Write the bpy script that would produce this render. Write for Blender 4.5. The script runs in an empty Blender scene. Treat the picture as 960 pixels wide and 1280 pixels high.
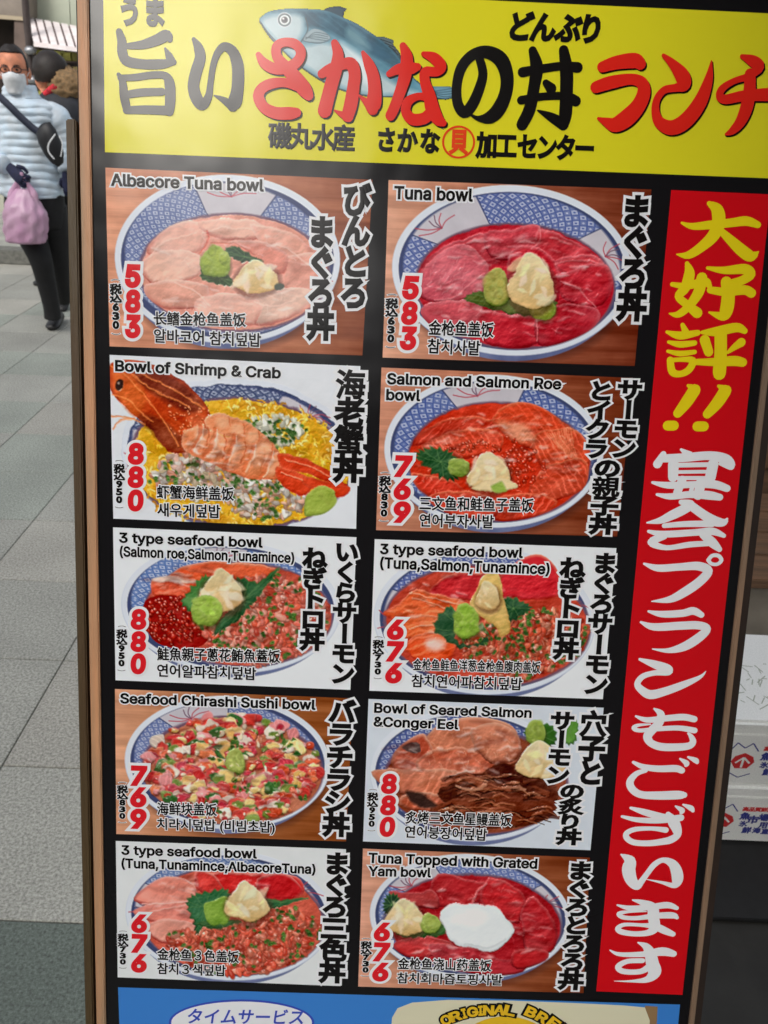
import bpy, bmesh, math, random, os
import numpy as np
from mathutils import Matrix, Vector
random.seed(7); RNG = np.random.default_rng(5)
SC = bpy.context.scene
COL = SC.collection

# ------------------------------------------------------------------ camera
FPX = 1000.0
RHO, THE = math.radians(2.24), math.radians(28.4)
_s, _c = math.sin, math.cos
AX = np.array([_c(RHO), _s(RHO), 0.0])
AD = np.array([-_s(RHO)*_c(THE), _c(RHO)*_c(THE), _s(THE)])
AY = np.array([_s(RHO)*_s(THE), -_c(RHO)*_s(THE), _c(THE)])
WM = np.array([AX, AY, -AD])              # camera (right, down, forward) -> world
CAMP = np.array([0.0, 0.0, 1.5])
cam = bpy.data.cameras.new('camera'); camo = bpy.data.objects.new('camera', cam); COL.objects.link(camo)
R = Matrix(((WM[0,0], -WM[0,1], -WM[0,2]), (WM[1,0], -WM[1,1], -WM[1,2]), (WM[2,0], -WM[2,1], -WM[2,2])))
camo.matrix_world = Matrix.Translation((0, 0, 1.5)) @ R.to_4x4()
cam.sensor_fit = 'VERTICAL'; cam.sensor_height = 32.0; cam.sensor_width = 24.0
cam.lens = FPX/1280*32.0
cam.clip_start = 0.01; cam.clip_end = 500
cam.dof.use_dof = True; cam.dof.focus_distance = 0.93; cam.dof.aperture_fstop = cam.lens/2.3
SC.camera = camo
SC.render.resolution_x, SC.render.resolution_y = 768, 1024

# ------------------------------------------------------------------ sky and sun (overcast day in a covered shopping street)
SUN_EL, SUN_AZ = math.radians(42), math.radians(205)
w = bpy.data.worlds.new('World'); SC.world = w; w.use_nodes = True
nt = w.node_tree; bg = nt.nodes['Background']
sky = nt.nodes.new('ShaderNodeTexSky'); sky.sky_type = 'NISHITA'; sky.sun_disc = False
sky.sun_elevation = SUN_EL; sky.sun_rotation = SUN_AZ; sky.dust_density = 4; sky.air_density = 1.4
hs = nt.nodes.new('ShaderNodeHueSaturation'); hs.inputs['Saturation'].default_value = 0.30
nt.links.new(sky.outputs[0], hs.inputs['Color']); nt.links.new(hs.outputs[0], bg.inputs['Color'])
bg.inputs['Strength'].default_value = 0.13
sl = bpy.data.lights.new('sun', 'SUN'); sl.energy = 1.0; sl.angle = math.radians(25); sl.color = (1, .96, .9)
so = bpy.data.objects.new('sun', sl); COL.objects.link(so)
sd = Vector((math.sin(SUN_AZ)*math.cos(SUN_EL), math.cos(SUN_AZ)*math.cos(SUN_EL), math.sin(SUN_EL)))
so.rotation_euler = sd.to_track_quat('Z', 'Y').to_euler()
SC.view_settings.view_transform = 'Standard'; SC.view_settings.look = 'None'
SC.view_settings.exposure = 0.58; SC.view_settings.gamma = 1.0

# ------------------------------------------------------------------ helpers
def lin(c):
    c = np.asarray(c, float)/255.0
    return np.where(c <= .04045, c/12.92, ((c+.055)/1.055)**2.4)
def lc(c): return tuple(float(v) for v in lin(c)) + (1.0,)

def mat(name, col, rough=.6, noise=0, scale=20, col2=None, bump=0, bscale=None, stretch=None, metal=0, ior=1.5, alpha=1, trans=0, coat=0):
    m = bpy.data.materials.new(name); m.use_nodes = True
    t = m.node_tree; b = t.nodes['Principled BSDF']
    b.inputs['Roughness'].default_value = rough; b.inputs['Metallic'].default_value = metal
    b.inputs['IOR'].default_value = ior; b.inputs['Base Color'].default_value = lc(col)
    b.inputs['Alpha'].default_value = alpha; b.inputs['Transmission Weight'].default_value = trans
    b.inputs['Coat Weight'].default_value = coat
    tc = t.nodes.new('ShaderNodeTexCoord'); mp = t.nodes.new('ShaderNodeMapping'); t.links.new(tc.outputs['Object'], mp.inputs[0])
    if stretch: mp.inputs['Scale'].default_value = stretch
    if noise or col2:
        n = t.nodes.new('ShaderNodeTexNoise'); n.inputs['Scale'].default_value = scale; n.inputs['Detail'].default_value = 6
        t.links.new(mp.outputs[0], n.inputs['Vector'])
        r = t.nodes.new('ShaderNodeValToRGB'); r.color_ramp.elements[0].position = .32; r.color_ramp.elements[1].position = .68
        c1 = np.array(col, float); c2 = np.array(col2 if col2 else col, float)
        r.color_ramp.elements[0].color = lc(np.clip(c1*(1-noise), 0, 255)); r.color_ramp.elements[1].color = lc(np.clip(c2*(1+noise), 0, 255))
        t.links.new(n.outputs[0], r.inputs[0]); t.links.new(r.outputs[0], b.inputs['Base Color'])
    if bump:
        n2 = t.nodes.new('ShaderNodeTexNoise'); n2.inputs['Scale'].default_value = bscale or scale; n2.inputs['Detail'].default_value = 4
        t.links.new(mp.outputs[0], n2.inputs['Vector'])
        bp = t.nodes.new('ShaderNodeBump'); bp.inputs['Strength'].default_value = bump; bp.inputs['Distance'].default_value = .01
        t.links.new(n2.outputs[0], bp.inputs['Height']); t.links.new(bp.outputs[0], b.inputs['Normal'])
    return m

def mesh_obj(name, verts, faces, m=None, parent=None, smooth=False, **props):
    me = bpy.data.meshes.new(name); me.from_pydata([tuple(map(float, v)) for v in verts], [], [tuple(map(int, f)) for f in faces]); me.update()
    if m:
        me.materials.append(m)
    if smooth: me.polygons.foreach_set('use_smooth', [True]*len(me.polygons))
    o = bpy.data.objects.new(name, me); COL.objects.link(o)
    if parent: o.parent = parent
    for k, v in props.items(): o[k] = v
    return o

def bm_obj(name, bm, m=None, parent=None, smooth=False, **props):
    bmesh.ops.recalc_face_normals(bm, faces=bm.faces[:])
    me = bpy.data.meshes.new(name); bm.to_mesh(me); bm.free()
    if m: me.materials.append(m)
    if smooth: me.polygons.foreach_set('use_smooth', [True]*len(me.polygons))
    o = bpy.data.objects.new(name, me); COL.objects.link(o)
    if parent: o.parent = parent
    for k, v in props.items(): o[k] = v
    return o

def add_box(bm, x0, x1, y0, y1, z0, z1, bev=0):
    r = bmesh.ops.create_cube(bm, size=1); vs = r['verts']
    bmesh.ops.scale(bm, vec=(x1-x0, y1-y0, z1-z0), verts=vs)
    bmesh.ops.translate(bm, vec=((x0+x1)/2, (y0+y1)/2, (z0+z1)/2), verts=vs)
    if bev:
        es = list({e for v in vs for e in v.link_edges})
        bmesh.ops.bevel(bm, geom=es, offset=bev, segments=2, affect='EDGES')

def box(name, x0, x1, y0, y1, z0, z1, m, parent=None, bev=0, **props):
    bm = bmesh.new(); add_box(bm, x0, x1, y0, y1, z0, z1, bev); return bm_obj(name, bm, m, parent, **props)

def empty(name, loc, label, cat, group=None, rot=None):
    o = bpy.data.objects.new(name, None); COL.objects.link(o); o.location = loc
    if rot: o.rotation_euler = rot
    o['label'] = label; o['category'] = cat
    if group: o['group'] = group
    return o

def ray(x, y):
    return WM @ np.array([(x-480)/FPX, (y-640)/FPX, 1.0])
def ground_at(x, y, z=0.0):
    d = ray(x, y); return CAMP + d*((z-1.5)/d[2])
def at_y(x, y, Y):
    d = ray(x, y); return CAMP + d*(Y/d[1])

def catmull(P, n=6, closed=False):
    P = np.asarray(P, float); out = []; N = len(P)
    rng_ = range(N) if closed else range(N-1)
    for i in rng_:
        if closed: p0, p1, p2, p3 = P[(i-1) % N], P[i], P[(i+1) % N], P[(i+2) % N]
        else: p0, p1, p2, p3 = P[max(i-1, 0)], P[i], P[i+1], P[min(i+2, N-1)]
        for k in range(n):
            t = k/n
            out.append(.5*((2*p1)+(-p0+p2)*t+(2*p0-5*p1+4*p2-p3)*t*t+(-p0+3*p1-3*p2+p3)*t**3))
    if not closed: out.append(P[-1])
    return np.array(out)

def loft(name, rings, m, parent=None, cap=True, smooth=True, **props):
    n = len(rings[0]); V = [v for r in rings for v in r]; F = []
    for i in range(len(rings)-1):
        for j in range(n):
            F.append((i*n+j, i*n+(j+1) % n, (i+1)*n+(j+1) % n, (i+1)*n+j))
    if cap:
        F.append(tuple(range(n-1, -1, -1))); F.append(tuple((len(rings)-1)*n+j for j in range(n)))
    return mesh_obj(name, V, F, m, parent, smooth, **props)

def tube_rings(pts, rads, n=12, puff=0, freq=0, flat=1.0):
    pts = catmull(pts, 8); rads = catmull(np.array(rads, float)[:, None], 8)[:, 0]
    rings = []; L = 0
    for i, p in enumerate(pts):
        t = pts[min(i+1, len(pts)-1)]-pts[max(i-1, 0)]; t = t/np.linalg.norm(t)
        a = np.cross(t, [0, 1, 0.01]); a /= np.linalg.norm(a); b = np.cross(a, t)
        if i: L += np.linalg.norm(p-pts[i-1])
        r = rads[i]*(1+puff*(abs(math.sin(L*freq))-.6))
        rings.append([p+r*(math.cos(q)*a+flat*math.sin(q)*b) for q in np.linspace(0, 2*math.pi, n, endpoint=False)])
    return rings

# ------------------------------------------------------------------ the sign plane
_a, _b, _g = 0.15914026, -0.00787039, 0.0391442
Rx = np.array([[1,0,0],[0,_c(_a),-_s(_a)],[0,_s(_a),_c(_a)]]); Ry = np.array([[_c(_b),0,_s(_b)],[0,1,0],[-_s(_b),0,_c(_b)]]); Rz = np.array([[_c(_g),-_s(_g),0],[_s(_g),_c(_g),0],[0,0,1]])
SM = Rz@Ry@Rx; ST = np.array([-0.29766433, -0.36898353, .86])
def uv(x, y):
    d = np.array([(x-480)/FPX, (y-640)/FPX, 1.0]); n = SM[:, 2]
    q = d*((n@ST)/(n@d))-ST
    return q@SM[:, 0], q@SM[:, 1]
U0 = 0.353
wx = WM@SM[:, 0]; wd = WM@SM[:, 1]; wn = -(WM@SM[:, 2])
_o = CAMP+WM@(ST+U0*SM[:, 0])
V0 = -_o[2]/wd[2]                 # plane v where the board plane meets the pavement
ORG = _o+V0*wd
SIGN = empty('menu_signboard', (0, 0, 0), 'tall wooden A-frame menu board with rice bowl photos and yellow header', 'menu board')
SIGN.matrix_world = Matrix(((wx[0], -wd[0], wn[0], ORG[0]), (wx[1], -wd[1], wn[1], ORG[1]), (wx[2], -wd[2], wn[2], ORG[2]), (0, 0, 0, 1)))
def L(x, y):
    u, v = uv(x, y); return np.array([u-U0, V0-v])
def LZ(x, y, z): p = L(x, y); return (p[0], p[1], z)

# ------------------------------------------------------------------ print materials (glossy laminate over everything)
def print_mat(name, col, rough=.17):
    m = mat(name, col, rough, ior=1.36)
    t = m.node_tree; b = t.nodes['Principled BSDF']
    tc = t.nodes.new('ShaderNodeTexCoord'); n = t.nodes.new('ShaderNodeTexNoise'); n.inputs['Scale'].default_value = 9; n.inputs['Detail'].default_value = 2
    t.links.new(tc.outputs['Object'], n.inputs['Vector'])
    bp = t.nodes.new('ShaderNodeBump'); bp.inputs['Strength'].default_value = .09; bp.inputs['Distance'].default_value = .02
    t.links.new(n.outputs[0], bp.inputs['Height']); t.links.new(bp.outputs[0], b.inputs['Normal'])
    return m
M_BLACK = print_mat('black_print', (24, 23, 25)); M_INK = print_mat('black_ink', (22, 20, 20))
M_YEL = print_mat('yellow_print', (228, 220, 40)); M_RED = print_mat('red_banner_print', (214, 18, 28))
M_REDINK = print_mat('red_ink', (228, 40, 30)); M_PRICE = print_mat('price_red_ink', (226, 34, 44))
M_WHITE = print_mat('white_ink', (240, 242, 246)); M_YINK = print_mat('yellow_ink', (240, 218, 28))
M_BLUE = print_mat('blue_print', (62, 132, 214)); M_BLUEINK = print_mat('blue_ink', (60, 80, 190))
M_CREAM = print_mat('cream_print', (224, 220, 190)); M_GOLD = print_mat('gold_ink', (232, 190, 40)); M_ORANGE = print_mat('vermilion_ink', (232, 70, 30))
M_PHOTO = print_mat('photo_print', (255, 255, 255))
_t = M_PHOTO.node_tree; _at = _t.nodes.new('ShaderNodeAttribute'); _at.attribute_name = 'Ink'; _t.links.new(_at.outputs['Color'], _t.nodes['Principled BSDF'].inputs['Base Color'])

# ------------------------------------------------------------------ lettering engine
INTER = None
try:
    INTER = bpy.data.fonts.load(os.path.join(bpy.utils.system_resource('DATAFILES', path='fonts'), 'Inter.woff2'))
except Exception: pass
_gc = {}
def glyphs(s, bev, res=3, font=None, off=0.0):
    k = (s, bev, res, font is None, off)
    if k in _gc: return _gc[k]
    c = bpy.data.curves.new('t', 'FONT'); c.body = s; c.resolution_u = res; c.bevel_depth = bev; c.bevel_resolution = 0; c.offset = off
    if font: c.font = font
    o = bpy.data.objects.new('t', c); COL.objects.link(o)
    dg = bpy.context.evaluated_depsgraph_get(); m = bpy.data.meshes.new_from_object(o.evaluated_get(dg))
    v = np.empty(len(m.vertices)*3); m.vertices.foreach_get('co', v); v = v.reshape(-1, 3)
    F = [tuple(p.vertices) for p in m.polygons if (p.center.z > -1e-4)]
    # keep faces of the upper side only
    used = sorted({i for f in F for i in f}); rm = {a: i for i, a in enumerate(used)}
    v = v[used]; F = [tuple(rm[i] for i in f) for f in F]
    bpy.data.objects.remove(o); bpy.data.meshes.remove(m); bpy.data.curves.remove(c)
    if bev: v[:, 2] = np.clip(v[:, 2]/bev, 0, 1)
    _gc[k] = (v, F); return v, F
G0 = glyphs('国', 0)[0]; EMC = ((G0[:, 0].min()+G0[:, 0].max())/2, (G0[:, 1].min()+G0[:, 1].max())/2); EMH = G0[:, 1].max()-G0[:, 1].min()

class Acc:
    def __init__(s): s.V = []; s.F = []; s.n = 0
    def add(s, v, F):
        s.V += [tuple(p) for p in v]; s.F += [tuple(i+s.n for i in f) for f in F]; s.n += len(v)
    def obj(s, name, m, parent, **k): return mesh_obj(name, s.V, s.F, m, parent, **k)
ZTH = .00003
def line_text(acc, s, p0, p1, h, z, bev, cjk, bold=0.0, font=None, slant=0.0):
    """one line between two board points, letter height h; bev = stroke fattening in em"""
    s0 = glyphs(s, 0, 3, font)[0]; v, F = glyphs(s, bev, 3, font)
    x0, x1 = s0[:, 0].min(), s0[:, 0].max()
    d = p1-p0; W = np.linalg.norm(d); d = d/W; n = np.array([-d[1], d[0]])
    sx = W/(x1-x0)
    if cjk: yb = EMC[1]-EMH/2; sy = h/EMH
    else:
        H = glyphs('H', 0, 3, font)[0]; yb = 0; sy = h/(H[:, 1].max())
    X = (v[:, 0]-x0)*sx; Y = (v[:, 1]-yb)*sy; X = X+Y*slant
    P = p0+X[:, None]*d+Y[:, None]*n
    acc.add(np.column_stack([P, z+v[:, 2]*ZTH]), F)
def char_at(acc, ch, c, w, h, ux, uy, z, bev, rot90=False, fit=False, slant=0.0, font=None):
    v, F = glyphs(ch, bev, 3, font)
    if fit:
        g = glyphs(ch, 0, 3, font)[0]; cx, cy = (g[:, 0].min()+g[:, 0].max())/2, (g[:, 1].min()+g[:, 1].max())/2
        sx = w/(g[:, 0].max()-g[:, 0].min()); sy = h/(g[:, 1].max()-g[:, 1].min())
        if ch == '1': sx = sy
    else:
        cx, cy = EMC; sx, sy = w/EMH, h/EMH
    X = (v[:, 0]-cx); Y = (v[:, 1]-cy)
    if rot90: X, Y = Y, -X
    X = X*sx; Y = Y*sy; X = X+Y*slant
    P = c+X[:, None]*ux+Y[:, None]*uy
    acc.add(np.column_stack([P, z+v[:, 2]*ZTH]), F)

class Zm:
    """a measured region of the board"""
    def __init__(s, ox, oy, k): s.ox, s.oy, s.k = ox, oy, k
    def p(s, x, y): return L(s.ox+x/s.k, s.oy+y/s.k)
    def px(s, x, y): return (s.ox+x/s.k, s.oy+y/s.k)

def col_text(zm, parent, s, xt, yt, xb, yb, w, base, outl, mi, mo, name, fit=False, slant=0.0, z=.0005, fill=.96, font=None):
    a, b = Acc(), Acc(); n = len(s)
    for i, ch in enumerate(s):
        f = (i+.5)/n; x = xt+(xb-xt)*f; y = yt+(yb-yt)*f
        c = zm.p(x, y); ux = zm.p(x+10, y+.33)-c; cw = np.linalg.norm(ux)/10*w*(.76 if fit else .95 if base > .05 else 1.08); ux = ux/np.linalg.norm(ux)
        uy = np.array([-ux[1], ux[0]]); ch_h = np.linalg.norm(zm.p(x, y+(yb-yt)/n)-c)*fill
        if fit: ch_h *= .83
        kb_ = base*(.62 if ch in '海蟹親' else .85 if ch in '老炙穴' else 1)
        r9 = ch in 'ー'
        ft, w2, h2 = fit, cw, ch_h
        if 'with_tax' in name and (ch.isdigit() or ch in '︵︶'): ft = True; w2 = cw*(.5 if ch.isdigit() else .8); h2 = ch_h*(.78 if ch.isdigit() else .14); kb_ = base*1.3 if ch.isdigit() else .02
        char_at(a, ch, c, w2, h2, ux, uy, z+.0003, kb_, r9, ft, slant, font)
        if mo: char_at(b, ch, c, w2, h2, ux, uy, z, outl, r9, ft, slant, font)
    if mo: b.obj(name+'_outline', mo, parent)
    return a.obj(name, mi, parent)

def row_text(zm, parent, s, x0, y0, x1, y1, h, base, outl, cjk, name, font=None, mi=None, mo=None, z=.0005, slant=0.0):
    p0, p1 = zm.p(x0, y0), zm.p(x1, y1); hh = np.linalg.norm(zm.p(x0, y0-h)-p0)
    mi = mi or M_INK; mo = mo or M_WHITE
    if outl:
        b = Acc(); line_text(b, s, p0, p1, hh, z, outl, cjk, font=font, slant=slant); b.obj(name+'_outline', mo, parent)
    a = Acc(); line_text(a, s, p0, p1, hh, z+.0003, base, cjk, font=font, slant=slant); return a.obj(name, mi, parent)

_zk = [0]
def brush(acc, zm, pts, z, dx=0, dy=0, n=5):
    """one brush stroke: centre line with widths, rounded ends"""
    Q = catmull(np.array(pts, float), n)
    P = np.array([zm.p(q[0]+dx, q[1]+dy) for q in Q])
    sc = np.linalg.norm(zm.p(Q[0][0]+10, Q[0][1])-zm.p(Q[0][0], Q[0][1]))/10
    Wd = np.maximum(Q[:, 2], 2)*sc/2
    V = []; F = []
    T = np.gradient(P, axis=0); T /= np.maximum(np.linalg.norm(T, axis=1), 1e-9)[:, None]
    Nn = np.column_stack([-T[:, 1], T[:, 0]])
    _zk[0] = (_zk[0]+1) % 12; zb = z+_zk[0]*.00002
    m = len(P)
    for i in range(m):
        zz = zb+.00001*i/m*3
        V += [(*(P[i]+Nn[i]*Wd[i]), zz), (*(P[i]-Nn[i]*Wd[i]), zz)]
    for i in range(m-1): F.append((2*i, 2*i+1, 2*i+3, 2*i+2))
    for i, sg in ((0, -1), (m-1, 1)):
        base = len(V); zz = V[2*i][2]
        K = 7
        for k in range(K):
            a = math.pi*k/(K-1); dvec = Nn[i]*math.cos(a)*Wd[i]+T[i]*sg*math.sin(a)*Wd[i]
            V.append((*(P[i]+dvec), zz))
        F.append(tuple(range(base, base+K)) if sg < 0 else tuple(range(base+K-1, base-1, -1)))
    # joint discs smooth the bends of wide strokes
    for i in range(2, m-2, 3):
        base = len(V); zz = V[2*i][2]-.000012
        for k in range(10):
            a = 2*math.pi*k/10; V.append((P[i][0]+math.cos(a)*Wd[i], P[i][1]+math.sin(a)*Wd[i], zz))
        F.append(tuple(range(base, base+10)))
    F2 = []
    for f in F:
        A = np.array([V[i][:2] for i in f]); x, y = A[:, 0], A[:, 1]
        ar = np.sum(x*np.roll(y, -1)-np.roll(x, -1)*y)
        F2.append(f if ar > 0 else f[::-1])
    acc.add(V, F2)

def quad(name, c, z, m, parent, nx=1, ny=1, **k):
    """flat printed sheet given by its four corner points (TL TR BR BL) in board coordinates"""
    c = [np.array(q) for q in c]; V = []; F = []
    for j in range(ny+1):
        for i in range(nx+1):
            s, t = i/nx, j/ny
            p = (c[0]*(1-s)+c[1]*s)*(1-t)+(c[3]*(1-s)+c[2]*s)*t; V.append((p[0], p[1], z))
    for j in range(ny):
        for i in range(nx):
            a = j*(nx+1)+i; F.append((a, a+nx+1, a+nx+2, a+1))
    return mesh_obj(name, V, F, m, parent, **k)

# ------------------------------------------------------------------ printed photographs: ink colours on a fine mesh
def _noise(n, o, seed):
    r = np.random.default_rng(seed); out = np.zeros((n, n)); amp = 1; tot = 0
    for k in range(o):
        m = 8*2**k
        if m > n: break
        g = r.random((m+1, m+1)); g[-1] = g[0]; g[:, -1] = g[:, 0]
        x = np.linspace(0, m, n, endpoint=False); i = x.astype(int); f = x-i; f = f*f*(3-2*f)
        a = g[i][:, i]*(1-f)[None]+g[i][:, i+1]*f[None]; b = g[i+1][:, i]*(1-f)[None]+g[i+1][:, i+1]*f[None]
        out += amp*(a*(1-f)[:, None]+b*f[:, None]); tot += amp; amp *= .55
    return out/tot-.5
NZ = [_noise(512, 6, 11), _noise(512, 6, 12), _noise(512, 4, 13)]
def nz(k, x, y): return NZ[k][np.asarray(y).astype(int) % 512, np.asarray(x).astype(int) % 512]

class Paint:
    def __init__(s, zm, tl, tr, br, bl, res=1.0):
        s.zm = zm; s.q = [zm.p(*c) for c in (tl, tr, br, bl)]
        s.W = int(abs(tr[0]-tl[0])/zm.k*res); s.H = int(abs(bl[1]-tl[1])/zm.k*res)
        s.M = np.linalg.inv(np.column_stack([s.q[1]-s.q[0], s.q[3]-s.q[0]]))
        s.k = res/zm.k
        s.img = np.zeros((s.H+1, s.W+1, 3)); s.a = np.zeros((s.H+1, s.W+1))
        s.yy, s.xx = np.mgrid[0:s.H+1, 0:s.W+1].astype(float)
    def t(s, P):
        P = np.atleast_2d(np.asarray(P, float)); out = []
        for p in P:
            st = s.M@(s.zm.p(p[0], p[1])-s.q[0]); out.append((st[0]*s.W, st[1]*s.H))
        return np.array(out)
    def win(s, P, pad):
        x0, y0 = np.floor(P.min(0)-pad).astype(int); x1, y1 = np.ceil(P.max(0)+pad).astype(int)+1
        x0, y0 = max(x0, 0), max(y0, 0); x1, y1 = min(x1, s.W+1), min(y1, s.H+1)
        if x1 <= x0 or y1 <= y0: return None
        return slice(y0, y1), slice(x0, x1)
    def put(s, sl, mask, col):
        m = mask[..., None]; s.img[sl] = s.img[sl]*(1-m)+np.asarray(col)*m; s.a[sl] = np.maximum(s.a[sl], mask)
    def sdf(s, P, sl):
        X, Y = s.xx[sl], s.yy[sl]; d = np.full(X.shape, 1e9); ins = np.zeros(X.shape, bool)
        A = P; B = np.roll(P, -1, 0)
        for (ax, ay), (bx, by) in zip(A, B):
            ex, ey = bx-ax, by-ay; l = ex*ex+ey*ey+1e-9
            t = np.clip(((X-ax)*ex+(Y-ay)*ey)/l, 0, 1)
            d = np.minimum(d, (X-ax-t*ex)**2+(Y-ay-t*ey)**2)
            if ay != by:
                c = ((ay > Y) != (by > Y)) & (X < (bx-ax)*(Y-ay)/(by-ay)+ax); ins ^= c
        return np.where(ins, -1, 1)*np.sqrt(d)
    def poly(s, pts, col, soft=.7, smooth=True, a=1, edge=None, ew=1.5, ea=.6, hi=None, grad=None, streak=0, sang=0, sfreq=.5, noise=0, tcol=None):
        P = s.t(pts)
        if smooth: P = catmull(P, 4, True)
        sl = s.win(P, soft+1)
        if sl is None: return
        d = s.sdf(P, sl); m = np.clip(.5-d/(2*soft), 0, 1)*a
        X, Y = s.xx[sl], s.yy[sl]; c = np.ones(X.shape+(3,))*np.asarray(col, float)
        if tcol is not None:
            h = (Y-P[:, 1].min())/max(np.ptp(P[:, 1]), 1); h = np.clip(h+nz(2, X, Y)*.5, 0, 1)[..., None]; c = c*(1-h)+np.asarray(tcol, float)*h
        if streak:
            u = X*math.cos(sang)+Y*math.sin(sang)+nz(1, X*1.5+col[0]*3, Y*1.5)*14
            v = np.sin(u*sfreq+nz(2, X*1.3, Y*1.3)*9); pm = np.clip(.55+nz(0, X*1.1+P[0, 0], Y*1.1)*3.2, 0, 1)
            c = c+streak*.72*((np.clip(v, 0, 1)**1.5)*pm)[..., None]*np.array([1, 1.1, 1.1])
            pp = np.clip(nz(1, X*.9+P[0, 1]*2, Y*1.7)*4-.1, 0, 1)[..., None]*.32; c = c*(1-pp)+(c*.5+120)*pp
            pd = np.clip(-nz(0, X*.8+P[0, 0]*3, Y*1.2+40)*4-.25, 0, 1)[..., None]*.3; c = c*(1-pd)+c*.62*pd
        if noise:
            c = c+noise*2*nz(0, X*3+col[1], Y*3+col[2])[..., None]
        if edge is not None:
            e = np.clip(1+d/ew, 0, 1)[..., None]*ea
            # darker on the lower side, lighter on the upper
            gy = np.clip((Y-P[:, 1].mean())/max(np.ptp(P[:, 1])*.5, 1)*.5+.6, 0, 1)[..., None]
            c = c*(1-e*gy)+np.asarray(edge, float)*e*gy
            if hi is not None: c = c*(1-e*(1-gy))+np.asarray(hi, float)*e*(1-gy)
        s.put(sl, m, c)
    def ell(s, cx, cy, rx, ry, col, soft=.7, a=1, rot=0, **k):
        q = np.linspace(0, 2*math.pi, 22, endpoint=False)
        x = rx*np.cos(q); y = ry*np.sin(q); r = math.radians(rot)
        s.poly(np.column_stack([cx+x*math.cos(r)-y*math.sin(r), cy+x*math.sin(r)+y*math.cos(r)]), col, soft, True, a, **k)
    def dot(s, cx, cy, rx, ry, col, a=1, rot=0, soft=.6):
        """quick small ellipse, canvas-space radius from region units"""
        c = s.t([(cx, cy)])[0]; rx *= s.k; ry *= s.k
        sl = s.win(c[None], max(rx, ry)+2)
        if sl is None: return
        X, Y = s.xx[sl]-c[0], s.yy[sl]-c[1]; ca, sa = math.cos(rot), math.sin(rot)
        x = X*ca+Y*sa; y = -X*sa+Y*ca
        d = (np.sqrt((x/rx)**2+(y/ry)**2)-1)*min(rx, ry)
        s.put(sl, np.clip(.5-d/(2*soft), 0, 1)*a, col)
    def line(s, pts, wd, col, a=1, smooth=True, soft=.6):
        P = s.t(pts)
        if smooth and len(P) > 2: P = catmull(P, 5)
        r = wd*s.k/2; sl = s.win(P, r+2)
        if sl is None: return
        X, Y = s.xx[sl], s.yy[sl]; d = np.full(X.shape, 1e9)
        for (ax, ay), (bx, by) in zip(P[:-1], P[1:]):
            ex, ey = bx-ax, by-ay; l = ex*ex+ey*ey+1e-9; t = np.clip(((X-ax)*ex+(Y-ay)*ey)/l, 0, 1)
            d = np.minimum(d, (X-ax-t*ex)**2+(Y-ay-t*ey)**2)
        s.put(sl, np.clip(.5-(np.sqrt(d)-r)/(2*soft), 0, 1)*a*min(1, r/.35), col)
    def emit(s, name, parent, z=.0002, amin=None, **props):
        H, W = s.H+1, s.W+1
        S, T = np.meshgrid(np.linspace(0, 1, W), np.linspace(0, 1, H)); S = S[..., None]; T = T[..., None]
        P = (s.q[0]*(1-S)+s.q[1]*S)*(1-T)+(s.q[3]*(1-S)+s.q[2]*S)*T
        V = np.concatenate([P, np.full((H, W, 1), z)], 2).reshape(-1, 3).astype(np.float32)
        idx = np.arange(H*W).reshape(H, W)
        F = np.stack([idx[:-1, :-1], idx[1:, :-1], idx[1:, 1:], idx[:-1, 1:]], -1).reshape(-1, 4)
        if amin is not None:
            aa = s.a; fm = (aa[:-1, :-1]+aa[1:, :-1]+aa[1:, 1:]+aa[:-1, 1:])/4 > amin; F = F[fm.reshape(-1)]
        me = bpy.data.meshes.new(name); me.vertices.add(len(V)); me.vertices.foreach_set('co', V.ravel())
        me.loops.add(F.size); me.loops.foreach_set('vertex_index', F.ravel().astype(np.int32))
        me.polygons.add(len(F)); me.polygons.foreach_set('loop_start', np.arange(0, F.size, 4, dtype=np.int32)); me.update(calc_edges=True)
        I = s.img
        if getattr(s, 'food', None) is not None:
            cx, cy, rx, ry = s.food; c0 = s.t([(cx, cy)])[0]
            dd = np.sqrt(((s.xx-c0[0])/(rx*s.k))**2+((s.yy-c0[1])/(ry*s.k))**2); mk = np.clip((1.04-dd)*14, 0, 1)
            sx_ = s.xx*2.1+s.fseed; sy_ = s.yy*2.1
            ox = (nz(0, sx_*2, sy_*2)*7+nz(1, sx_, sy_+77)*6)*mk; oy = (nz(1, sx_*2+31, sy_*2)*6+nz(0, sx_+99, sy_)*5)*mk
            px_, py_ = np.clip(s.xx+ox, 0, s.W), np.clip(s.yy+oy, 0, s.H)
            x0 = np.minimum(px_.astype(int), s.W-1); y0 = np.minimum(py_.astype(int), s.H-1); fx_ = (px_-x0)[..., None]; fy_ = (py_-y0)[..., None]
            I = (I[y0, x0]*(1-fx_)+I[y0, x0+1]*fx_)*(1-fy_)+(I[y0+1, x0]*(1-fx_)+I[y0+1, x0+1]*fx_)*fy_
            lum = I.mean(2)/255
            h = nz(0, s.xx*4.1+s.fseed, s.yy*5.3)*1.5+nz(1, s.xx*2.1, s.yy*2.7+s.fseed)*2.2+lum*1.5
            g1 = np.zeros_like(h); g1[1:-1, 1:-1] = (h[2:, 1:-1]-h[:-2, 1:-1])+(h[1:-1, 2:]-h[1:-1, :-2])*.6
            sat = (I.max(2)-I.min(2))/np.maximum(I.max(2), 1); wet = np.clip(sat*1.6, .12, 1)*mk
            I = I+(g1*58*wet)[..., None]*np.array([1.1, .9, .85])
            sp = (np.clip(g1-.42, 0, .5)*230*wet)[..., None]; I = I+sp*np.array([.8, .95, .95])
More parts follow.
